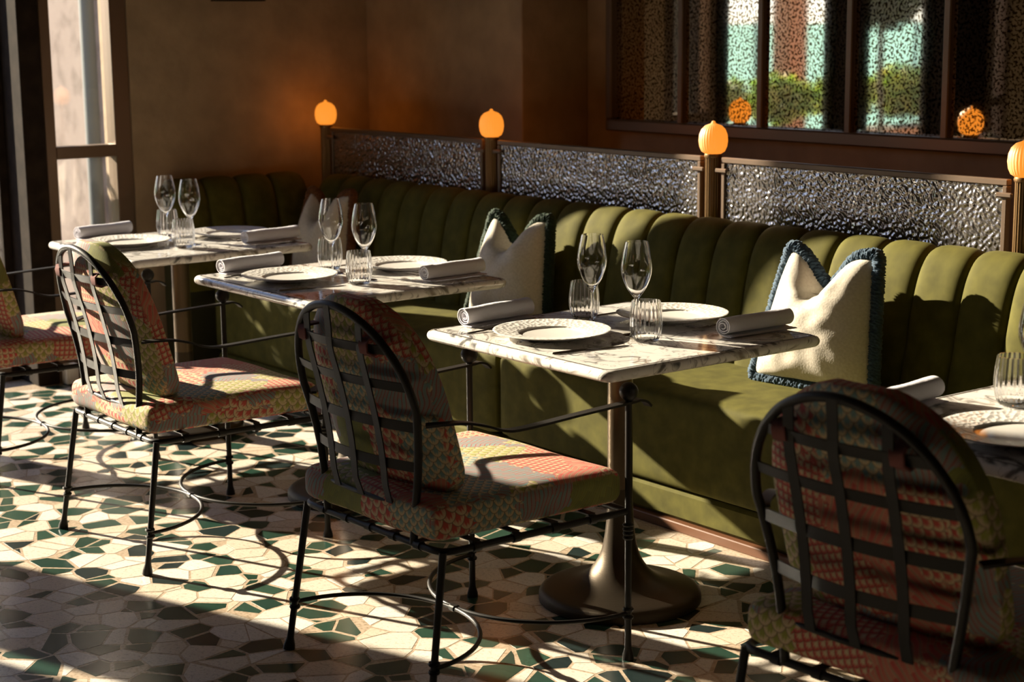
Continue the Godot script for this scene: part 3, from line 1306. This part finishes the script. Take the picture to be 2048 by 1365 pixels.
# ------------------------------------------------------------------ chairs
func hoop_z(y: float) -> float:
	return 0.25 + 0.105 * pow(maxf(0.0, (y - 0.52) / 0.435), 1.7)


func hoop_w(y: float) -> float:
	if y < 0.705:
		return lerpf(0.18, 0.235, pow(clampf((y - 0.385) / 0.32, 0.0, 1.0), 1.3))
	return 0.235 * sqrt(maxf(0.0, 1.0 - pow((y - 0.705) / ARCH, 2.0)))


func bow(x: float, y: float) -> float:
	var w := hoop_w(y)
	return 0.035 * maxf(0.0, 1.0 - pow(x / maxf(w, 0.02), 2.0)) * clampf((y - 0.42) / 0.1, 0.0, 1.0) * clampf((0.955 - y) / 0.12, 0.0, 1.0)


func rings_on(b: MB, at: Vector3, rad: float, heights: Array) -> void:
	for h in heights:
		b.lathe([Vector2(0.008, h - 0.0045), Vector2(rad * 0.85, h - 0.0045), Vector2(rad, h), Vector2(rad * 0.85, h + 0.0045), Vector2(0.008, h + 0.0045)], 14, at)


func make_chair(idx: int) -> Node3D:
	var o := Node3D.new()
	var iron: Material = M.iron
	var b := MB.new()
	# seat frame
	var path := []
	var cs := [Vector2(-0.29, 0.25), Vector2(0.29, 0.25), Vector2(0.314, -0.305), Vector2(-0.314, -0.305)]
	for i in 4:
		var c: Vector2 = cs[i]
		var p: Vector2 = cs[(i + 3) % 4]
		var q: Vector2 = cs[(i + 1) % 4]
		var a := c + (p - c).normalized() * 0.045
		var e := c + (q - c).normalized() * 0.045
		if i >= 2:
			a = c + (p - c).normalized() * 0.012
			e = c + (q - c).normalized() * 0.012
		for k in 7:
			var t := k / 6.0
			var m := a.lerp(c, t).lerp(c.lerp(e, t), t)
			path.append(Vector3(m.x, 0.385, m.y))
	b.tube(path, 0.0088, 10, true)
	part("seat_frame", b, iron, o)
	# legs
	for s in [-1.0, 1.0]:
		b = MB.new()
		var top := Vector3(s * 0.284, 0.385, 0.244)
		var toe := Vector3(s * 0.303, 0.001, 0.303)
		var at := func(h): return toe.lerp(top, h / 0.385)
		b.tube([at.call(0.385), at.call(0.05), at.call(0.03), at.call(0.012), at.call(0.0)], [0.0095, 0.0085, 0.0095, 0.0145, 0.0155], 12)
		rings_on(b, Vector3(at.call(0.12).x, 0, at.call(0.12).z), 0.0145, [0.112, 0.132])
		part("leg", b, iron, o)
		b = MB.new()
		var fx: float = s * 0.316
		b.tube([Vector3(fx, 0.672, -0.305), Vector3(fx, 0.05, -0.305), Vector3(fx, 0.03, -0.305), Vector3(fx, 0.012, -0.305), Vector3(fx, 0.001, -0.305)], [0.0088, 0.0088, 0.0095, 0.0145, 0.0155], 12)
		rings_on(b, Vector3(fx, 0, -0.305), 0.0145, [0.112, 0.132, 0.318, 0.329, 0.340, 0.351])
		var leg := part("leg", b, iron, o)
		b = MB.new()
		var ball := []
		for k in 13:
			var t := -PI / 2 + PI * k / 12.0
			ball.append(Vector2(0.0235 * cos(t), 0.688 + 0.0235 * sin(t)))
		b.lathe(ball, 22, Vector3(fx, 0, -0.305))
		part("ball_finial", b, iron, leg)
	# stretchers: two half rings that meet in the middle
	for s in [1.0, -1.0]:
		b = MB.new()
		path = []
		for k in 33:
			var t := PI * k / 32.0
			path.append(Vector3(0.302 * cos(t), 0.122, 0.284 - 0.281 * sin(t)) if s > 0 else Vector3(0.316 * cos(t), 0.122, -0.305 + 0.302 * sin(t)))
		b.tube(path, 0.0058, 8)
		part("stretcher", b, iron, o)
	b = MB.new()
	b.box(Vector3(0, 0.122, 0), Vector3(0.024, 0.015, 0.022), 0.003)
	part("stretcher_clip", b, iron, o)
	# back hoop
	b = MB.new()
	path = []
	for k in 8:
		var y := 0.385 + 0.3 * k / 7.0
		path.append(Vector3(-hoop_w(y), y, hoop_z(y)))
	for k in 41:
		var t := PI * k / 40.0
		var y := 0.705 + ARCH * sin(t)
		path.append(Vector3(-0.235 * cos(t), y, hoop_z(y)))
	for k in 8:
		var y := 0.685 - 0.3 * k / 7.0
		path.append(Vector3(hoop_w(y), y, hoop_z(y)))
	b.tube(path, 0.0098, 12)
	part("back_hoop", b, iron, o)
	b = MB.new()
	path = []
	for k in 11:
		var x := hoop_w(0.47) * (k / 5.0 - 1.0)
		path.append(Vector3(x, 0.47, hoop_z(0.47) + bow(x, 0.47) * 0.8))
	b.tube(path, 0.006, 8)
	part("back_rod", b, iron, o)
	for y in [0.850, 0.766, 0.670, 0.571]:
		b = MB.new()
		path = []
		var w := hoop_w(y)
		for k in 17:
			var x := w * (k / 8.0 - 1.0)
			path.append(Vector3(x, y, hoop_z(y) + bow(x, y)))
		var lean := Vector3(0, 1, 0.4 if y > 0.71 else 0.02).normalized()
		b.strap(path, func(_i): return lean, 0.024, 0.0032)
		part("back_strap", b, iron, o)
	for x in [-0.108, 0.0, 0.108]:
		b = MB.new()
		path = []
		var y1 := 0.705 + ARCH * sqrt(1.0 - pow(x / 0.235, 2.0))
		for k in 21:
			var y := lerpf(0.47, y1, k / 20.0)
			path.append(Vector3(x, y, hoop_z(y) + bow(x, y) + 0.0034))
		b.strap(path, func(_i): return Vector3.RIGHT, 0.024, 0.0032)
		part("back_strap", b, iron, o)
	# arms: flat bars with a wave at the back and a curl in front
	for s in [-1.0, 1.0]:
		b = MB.new()
		path = spline([Vector3(s * 0.238, 0.676, 0.252), Vector3(s * 0.258, 0.679, 0.225), Vector3(s * 0.285, 0.679, 0.175), Vector3(s * 0.300, 0.668, 0.130), Vector3(s * 0.308, 0.652, 0.085), Vector3(s * 0.313, 0.648, 0.03), Vector3(s * 0.315, 0.655, -0.14), Vector3(s * 0.316, 0.661, -0.305), Vector3(s * 0.316, 0.663, -0.335), Vector3(s * 0.316, 0.656, -0.358), Vector3(s * 0.316, 0.643, -0.372)], 5)
		b.strap(path, func(_i): return Vector3.RIGHT, 0.025, 0.006)
		part("arm", b, iron, o)
	# webbing of flat iron under the cushion, wrapped round the frame
	for x in [-0.20, -0.10, 0.0, 0.10, 0.20]:
		b = MB.new()
		b.box(Vector3(x, 0.3955, -0.027), Vector3(0.022, 0.003, 0.56), 0.0)
		b.tube([Vector3(x - 0.011, 0.385, 0.25), Vector3(x + 0.011, 0.385, 0.25)], 0.0118, 10)
		b.tube([Vector3(x - 0.011, 0.385, -0.305), Vector3(x + 0.011, 0.385, -0.305)], 0.0118, 10)
		part("seat_strap", b, iron, o)
	for z in [-0.19, -0.075, 0.04, 0.155]:
		b = MB.new()
		var w := lerpf(0.29, 0.314, (0.25 - z) / 0.555)
		b.box(Vector3(0, 0.3985, z), Vector3(w * 2.0, 0.003, 0.022), 0.0)
		for s in [-1.0, 1.0]:
			b.tube([Vector3(s * w, 0.385, z - 0.011), Vector3(s * w, 0.385, z + 0.011)], 0.0118, 10)
		part("seat_strap", b, iron, o)
	# cushions
	var cloth: Material = M["feather_cloth_%d" % idx]
	b = MB.new()
	b.block(Vector3(0.295, 0.045, 0.285), 0.032, 16, func(p, q):
		var puff: float = 0.014 * (1.0 - q.x * q.x) * (1.0 - q.z * q.z) * (1.0 if q.y > 0.0 else 0.0)
		return Vector3(p.x * (0.975 + 0.045 * -q.z), p.y + puff, p.z + 0.004 * sin(q.x * 5.0)))
	var seat := part("seat_cushion", b, cloth, o)
	seat.position = Vector3(0, 0.446, -0.02)
	b = MB.new()
	b.block(Vector3(0.5, 0.5, 0.5), 0.17, 18, func(p, _q):
		var y: float = 0.485 + (p.y + 0.5) * 0.466
		var w := 0.238
		if y > 0.70:
			w = 0.238 * sqrt(maxf(0.0, 1.0 - pow((y - 0.70) / 0.268, 2.2)))
		var x: float = p.x * 2.0 * w
		var zc := lerpf(0.150, 0.280, (y - 0.485) / 0.466) + 0.02 * (1.0 - pow(p.x * 2.0, 2.0)) - 0.01
		var th := 0.088 * (1.0 - 0.35 * pow(absf(p.x * 2.0), 3.0)) * (1.0 - 0.3 * pow(absf(p.y * 2.0), 4.0))
		return Vector3(x, y, zc + p.z * th))
	part("back_cushion", b, cloth, o)
	for s in [-1.0, 1.0]:
		b = MB.new()
		var x: float = s * 0.128
		var y := 0.86
		var z := hoop_z(y) + bow(x, y)
		b.strap([Vector3(x - 0.012, y + 0.012, z - 0.04), Vector3(x - 0.004, y + 0.010, z + 0.004), Vector3(x, y, z + 0.011), Vector3(x + 0.002, y - 0.018, z + 0.010), Vector3(x + 0.003, y - 0.026, z - 0.004), Vector3(x - 0.004, y - 0.018, z - 0.04)], func(_i): return Vector3.RIGHT, 0.030, 0.005)
		part("cushion_tie", b, M.tie_cloth, o)
	return o


func chairs() -> void:
	var where := ["iron armchair with feather print cushions, cut off by the left edge", "iron armchair with feather print cushions, second from the left", "iron armchair with feather print cushions, in the middle of the picture", "large dark iron armchair in the bottom right corner, its back to the camera"]
	for i in 4:
		var o := make_chair(i)
		o.name = numbered("iron_armchair")
		add_child(o)
		o.position = Vector3(CHAIR_AT[i][0], 0, CHAIR_AT[i][1])
		o.rotation.y = CHAIR_AT[i][2]
		tag(o, where[i], "chair", "iron armchairs with feather print cushions")


# ------------------------------------------------------------------ table settings
func plate_meshes() -> Array:
	var b := MB.new()
	b.lathe([Vector2(0.088, 0.0085), Vector2(0.0905, 0.0125), Vector2(0.094, 0.0135), Vector2(0.125, 0.0165), Vector2(0.150, 0.0205), Vector2(0.1565, 0.0215), Vector2(0.1585, 0.0205), Vector2(0.1565, 0.0185), Vector2(0.125, 0.0125), Vector2(0.095, 0.0075), Vector2(0.085, 0.003), Vector2(0.082, 0.0)], 72)
	var c := MB.new()
	c.lathe([Vector2(0.0, 0.007), Vector2(0.08, 0.007), Vector2(0.0885, 0.0088), Vector2(0.088, 0.003), Vector2(0.082, 0.0), Vector2(0.078, 0.002), Vector2(0, 0.002)], 64)
	return [b.mesh(M.porcelain_rim), c.mesh(M.porcelain)]


func napkin_mesh(sd: int) -> ArrayMesh:
	var r := RandomNumberGenerator.new()
	r.seed = sd
	var path := []
	var turns := 3.1
	var steps := 64
	for k in steps + 1:
		var t := float(k) / steps
		var a := -PI / 2 - TAU * turns * (1.0 - t)
		var rad := lerpf(0.006, 0.0272, pow(t, 0.8)) + 0.0012 * sin(a * 2.0 + sd)
		path.append(Vector3(rad * cos(a) * 1.06, 0.0295 + rad * sin(a) * 0.98, 0))
	for k in 5:
		path.append(Vector3(0.007 * (k + 1), 0.0022 + 0.0006 * (k % 2), 0))
	# the cloth is drawn through three stations so that the roll tapers and sags a little
	var b := MB.new()
	var len := 0.238
	var stations := 9
	for side in [1.0, -1.0]:
		var rows := []
		for j in stations:
			var f := float(j) / (stations - 1)
			var row := []
			var grow := 1.0 - 0.07 * f + 0.02 * sin(f * 9.0 + sd)
			for k in path.size():
				var p: Vector3 = path[k]
				var q: Vector3 = path[min(k + 1, path.size() - 1)] - path[max(k - 1, 0)]
				var nn := Vector3(-q.y, q.x, 0).normalized()
				var s: Vector3 = p + nn * 0.0011 * side
				var skew := 0.004 * sin(k * 0.09 + sd)
				row.append(Vector3(s.x * grow, 0.001 + s.y * grow, (f - 0.5) * len + skew * (f - 0.5)))
			rows.append(row)
		var mid := path
		var kk := b.v.size()
		b.sheet(rows, func(_p): return Vector3.UP)
		# turn each normal outwards along the cloth's own side
		for j in stations:
			for k in path.size():
				var q: Vector3 = mid[min(k + 1, mid.size() - 1)] - mid[max(k - 1, 0)]
				var nn: Vector3 = Vector3(-q.y, q.x, 0).normalized() * side
				var at := kk + j * path.size() + k
				if b.n[at].dot(nn) < 0.0:
					b.n[at] = -b.n[at]
	# edges of the cloth at both ends
	for f in [0.0, 1.0]:
		var grow: float = 1.0 - 0.07 * f + 0.02 * sin(f * 9.0 + sd)
		for k in path.size() - 1:
			var ps := []
			for e in [[k, 1.0], [k + 1, 1.0], [k + 1, -1.0], [k, -1.0]]:
				var kx: int = e[0]
				var p: Vector3 = path[kx]
				var q: Vector3 = path[min(kx + 1, path.size() - 1)] - path[max(kx - 1, 0)]
				var s: Vector3 = p + Vector3(-q.y, q.x, 0).normalized() * 0.0011 * e[1]
				var skew := 0.004 * sin(kx * 0.09 + sd)
				ps.append(Vector3(s.x * grow, 0.001 + s.y * grow, (f - 0.5) * len + skew * (f - 0.5)))
			b.flat(ps, Vector3(0, 0, 1.0 if f > 0.5 else -1.0))
	# winding again, now that the normals are settled
	for t in range(0, b.ix.size(), 3):
		var i0 := b.ix[t]
		var i1 := b.ix[t + 1]
		var i2 := b.ix[t + 2]
		if (b.v[i1] - b.v[i0]).cross(b.v[i2] - b.v[i0]).dot(b.n[i0] + b.n[i1] + b.n[i2]) > 0.0:
			b.ix[t + 1] = i2
			b.ix[t + 2] = i1
	return b.mesh(M.napkin_linen)


func flatware(rows: Array) -> MB:
	# rows: [z, half width, height, thickness]
	var b := MB.new()
	for side in [1.0, -1.0]:
		var sheet := []
		for q in rows:
			var row := []
			for j in 5:
				var s := j / 2.0 - 1.0
				row.append(Vector3(s * q[1], q[2] + (q[3] * (1.0 - 0.75 * s * s) if side > 0 else 0.0), q[0]))
			sheet.append(row)
		b.sheet(sheet, func(_p): return Vector3(0, side, 0))
	return b


func knife_parts(o: Node3D) -> void:
	part("handle", flatware([[0.115, 0.002, 0.001, 0.002], [0.112, 0.006, 0.001, 0.005], [0.06, 0.0055, 0.001, 0.006], [0.02, 0.0045, 0.001, 0.005]]), M.steel, o)
	part("blade", flatware([[0.02, 0.0045, 0.001, 0.004], [0.0, 0.009, 0.001, 0.002], [-0.06, 0.0095, 0.001, 0.0018], [-0.10, 0.007, 0.001, 0.0016], [-0.115, 0.001, 0.001, 0.001]]), M.steel, o)


func fork_parts(o: Node3D) -> void:
	part("handle", flatware([[0.105, 0.002, 0.001, 0.002], [0.10, 0.009, 0.001, 0.003], [0.05, 0.005, 0.003, 0.003], [0.0, 0.0032, 0.009, 0.003], [-0.03, 0.006, 0.008, 0.0025], [-0.05, 0.0115, 0.005, 0.0022]]), M.steel, o)
	for k in 4:
		var x := (k - 1.5) * 0.0064
		var b := MB.new()
		b.tube([Vector3(x, 0.006, -0.046), Vector3(x, 0.004, -0.062), Vector3(x, 0.005, -0.08), Vector3(x, 0.010, -0.10)], [0.0018, 0.0017, 0.0015, 0.0008], 6)
		part("tine", b, M.steel, o)


func wine_glass_mesh() -> ArrayMesh:
	var b := MB.new()
	var outer := spline([Vector2(0.0365, 0.0), Vector2(0.0365, 0.0014), Vector2(0.020, 0.0042), Vector2(0.0075, 0.009), Vector2(0.0036, 0.022), Vector2(0.0032, 0.060), Vector2(0.0036, 0.086), Vector2(0.0056, 0.098), Vector2(0.014, 0.110), Vector2(0.027, 0.129), Vector2(0.0382, 0.156), Vector2(0.0416, 0.178), Vector2(0.0400, 0.202), Vector2(0.0352, 0.230), Vector2(0.0302, 0.252)], 3)
	var inner := spline([Vector2(0.0291, 0.252), Vector2(0.0341, 0.230), Vector2(0.0389, 0.202), Vector2(0.0405, 0.178), Vector2(0.0371, 0.157), Vector2(0.026, 0.1308), Vector2(0.0125, 0.1125), Vector2(0.004, 0.1062), Vector2(0.0, 0.1055)], 3)
	b.lathe([Vector2(0.0, 0.0)] + outer + inner, 48)
	return b.mesh(M.glassware)


func tumbler_mesh() -> ArrayMesh:
	var b := MB.new()
	var outer := spline([Vector2(0.027, 0.0), Vector2(0.032, 0.0035), Vector2(0.039, 0.018), Vector2(0.0432, 0.042), Vector2(0.0428, 0.066), Vector2(0.0405, 0.088), Vector2(0.0378, 0.108)], 3)
	var inner := spline([Vector2(0.0366, 0.108), Vector2(0.0393, 0.088), Vector2(0.0415, 0.066), Vector2(0.0418, 0.042), Vector2(0.0375, 0.020), Vector2(0.030, 0.009), Vector2(0.0, 0.0075)], 3)
	b.lathe([Vector2(0.0, 0.0)] + outer + [inner[0]], 66)
	b.lathe(inner, 132, Vector3.ZERO, 0.012, 22)
	return b.mesh(M.glassware)


func settings() -> void:
	var plate := plate_meshes()
	var nap := [napkin_mesh(1), napkin_mesh(2), napkin_mesh(3)]
	var wine := wine_glass_mesh()
	var tumbler := tumbler_mesh()
	var on := ["on the farthest table", "on the second farthest table", "on the sharp middle table", "on the cut-off right table"]
	var y := 0.7505
	for i in 4:
		var tx: float = TABLE_X[i]
		# [x, z, turn, chair side]
		var sides := [[1.0, "chair side"], [-1.0, "bench side"]]
		for s in sides:
			if i == 3 and s[0] < 0.0:
				continue
			var f: float = s[0]
			var turn := 0.0 if f > 0 else PI
			var dx := rng.randf_range(-0.01, 0.01)
			var o := thing("dinner_plate", "white dinner plate with a dotted rim, %s %s" % [s[1], on[i]], "plate", Vector3(tx - 0.066 + dx + (0.03 if i == 3 else 0.0), y, 0.18 if f > 0 else -0.25), rng.randf() * 3.0, "dinner plates")
			put_mesh("rim", plate[0], o)
			put_mesh("well", plate[1], o)
			var n := put_mesh("rolled_napkin", nap[(i + (0 if f > 0 else 1)) % 3], self)
			n.position = Vector3(tx + (-0.352 if f > 0 else 0.236), y, 0.152 if f > 0 else -0.275)
			n.rotation.y = (0.10 if f > 0 else 0.02) + rng.randf_range(-0.05, 0.05)
			if i == 1:
				n.position.x += 0.012
				n.position.z += 0.025
			tag(n, "rolled white linen napkin, %s %s" % [s[1], on[i]], "napkin", "rolled napkins")
			o = thing("fork", "steel fork beside the napkin, %s %s" % [s[1], on[i]], "fork", Vector3(tx + (-0.243 if f > 0 else 0.118), y, 0.225 if f > 0 else -0.27), (-0.06 if f > 0 else PI - 0.06), "forks")
			fork_parts(o)
			if i == 3:
				continue
			o = thing("knife", "steel table knife beside the plate, %s %s" % [s[1], on[i]], "knife", Vector3(tx + (0.146 if f > 0 else -0.243), y, 0.225 if f > 0 else -0.20), (-0.16 if f > 0 else PI + 0.02), "table knives")
			knife_parts(o)
		var ws := [[-0.135, -0.015, "left"], [0.06, -0.004, "right"]]
		if i < 2:
			ws = [[-0.10, 0.0, "left"], [0.105, 0.0, "right"]]
		for w in ws:
			if i == 3 and w[2] == "right":
				continue
			var g := put_mesh("wine_glass", wine, self)
			g.position = Vector3(tx + w[0], y, w[1])
			tag(g, "empty stemmed wine glass, %s of the pair %s" % [w[2], on[i]], "wine glass", "wine glasses")
		var us := [[-0.225, -0.062, "left"], [0.143, 0.036, "right"]]
		if i < 2:
			us = [[-0.195, -0.05, "left"], [0.165, 0.062, "right"]]
		for w in us:
			if i == 3 and w[2] == "right":
				continue
			var g := put_mesh("tumbler", tumbler, self)
			g.position = Vector3(tx + w[0], y, w[1])
			g.rotation.y = rng.randf()
			tag(g, "ribbed glass water tumbler, %s of the pair %s" % [w[2], on[i]], "tumbler", "water tumblers")


# ------------------------------------------------------------------ cushions on the bench
func pillow(called: String, label: String, fringe: Material, at: Vector3, turn: float, lean: float, wid: float, hgt: float, sd: int) -> void:
	var o := thing(called, label, "cushion", at, turn, "linen cushions with a fringe")
	o.rotation_order = EULER_ORDER_YXZ
	o.rotation = Vector3(-lean, turn, 0)
	var wr := noise(0.7, FastNoiseLite.TYPE_SIMPLEX_SMOOTH, 1, sd)
	var u0 := -0.12
	var place := func(u: float, v: float, side: float) -> Vector3:
		var x := u * wid / 2 * (1.0 - 0.07 * (1.0 - v * v)) * (1.0 - 0.30 * pow(maxf(0.0, 0.5 + v / 2), 1.5)) + 0.035 * (0.5 + v / 2)
		var y := hgt / 2 + v * hgt / 2 * (1.0 - 0.05 * (1.0 - u * u))
		var up := smoothstep(0.0, 1.0, v)
		var chop := exp(-pow((u - u0) / 0.42, 2.0))
		y -= 0.105 * chop * up * up
		var t := 0.10 * pow(maxf((1.0 - pow(absf(u), 2.4)) * (1.0 - pow(absf(v), 2.4)), 0.0), 0.5)
		var crease := exp(-pow((u - u0 - 0.12 * (1.0 - v)) / 0.16, 2.0)) * smoothstep(0.05, 0.8, v)
		if side > 0:
			t *= 1.0 - 0.75 * crease
			t += 0.005 * wr.get_noise_2d(u * 3.0, v * 4.0) * (1.0 - u * u)
		return Vector3(x, y, side * t - 0.02 * chop * up)
	var n := 40
	for side in [1.0, -1.0]:
		var rows := []
		for i in n + 1:
			var row := []
			for j in n + 1:
				var u := sin((float(j) / n - 0.5) * PI)
				var v := sin((float(i) / n - 0.5) * PI)
				row.append(place.call(u, v, side))
			rows.append(row)
		var b := MB.new()
		b.sheet(rows, func(_p): return Vector3(0, 0.001, side))
		part("cover_front" if side > 0 else "cover_back", b, M.cushion_linen, o)
	# brush fringe round the seam
	var path := []
	var per := 150
	for e in 4:
		for k in per:
			var t := -1.0 + 2.0 * k / per
			var q: Vector2 = [Vector2(t, -1), Vector2(1, t), Vector2(-t, 1), Vector2(-1, -t)][e]
			# rounded corners
			var p: Vector3 = place.call(q.x, q.y, 1.0)
			path.append(p)
	var soft := []
	var m := path.size()
	for i in m:
		var s := Vector3.ZERO
		for k in range(-8, 9):
			s += path[(i + k + m) % m]
		s /= 17.0
		var outw := (s - Vector3(0, hgt / 2, 0)).normalized()
		soft.append(s + outw * 0.012)
	var b := MB.new()
	b.tube(soft, 0.0195, 20, true)
	var r := RandomNumberGenerator.new()
	r.seed = sd
	for i in b.v.size():
		b.v[i] += b.n[i] * r.randf_range(-0.004, 0.004)
	b.smooth()
	part("fringe", b, fringe, o)


func pillows() -> void:
	pillow("scatter_cushion", "cream linen cushion with a dusty blue fringe, nearest on the bench", M.fringe_blue, Vector3(-0.125, 0.462, -0.895), 0.08, 0.13, 0.45, 0.415, 5)
	pillow("scatter_cushion", "cream linen cushion with a dark green fringe, in the middle of the bench", M.fringe_green, Vector3(-1.70, 0.462, -0.91), 0.14, 0.14, 0.41, 0.39, 6)
	pillow("scatter_cushion", "pale linen cushion with a rust fringe in the far corner of the bench", M.fringe_rust, Vector3(-3.08, 0.462, -0.92), 0.14, 0.14, 0.39, 0.385, 7)


func small_things() -> void:
	var b := MB.new()
	var o := thing("wall_box", "small white box low on the wall under the narrow window", "box", Vector3(WX + 0.03, 0.002, -0.008))
	b.box(Vector3(0, 0.045, 0), Vector3(0.05, 0.09, 0.06), 0.004)
	part("casing", b, M.white_plastic, o)
	b = MB.new()
	b.box(Vector3(0.026, 0.05, 0), Vector3(0.003, 0.05, 0.035), 0.001)
	part("cover", b, M.white_plastic, o)
	o = thing("picture", "dark framed picture on the end wall, only its lower edge in view", "picture", Vector3(WX, 1.69, -0.94))
	for s in [[Vector3(0.012, 0.012, 0), Vector3(0.024, 0.024, 0.28)], [Vector3(0.012, 0.388, 0), Vector3(0.024, 0.024, 0.28)], [Vector3(0.012, 0.2, -0.128), Vector3(0.024, 0.352, 0.024)], [Vector3(0.012, 0.2, 0.128), Vector3(0.024, 0.352, 0.024)]]:
		b = MB.new()
		b.box(s[0], s[1], 0.003)
		part("frame_bar", b, M.dark_timber, o)
	b = MB.new()
	b.box(Vector3(0.006, 0.2, 0), Vector3(0.006, 0.352, 0.232), 0.0)
	part("print", b, M.picture_print, o)
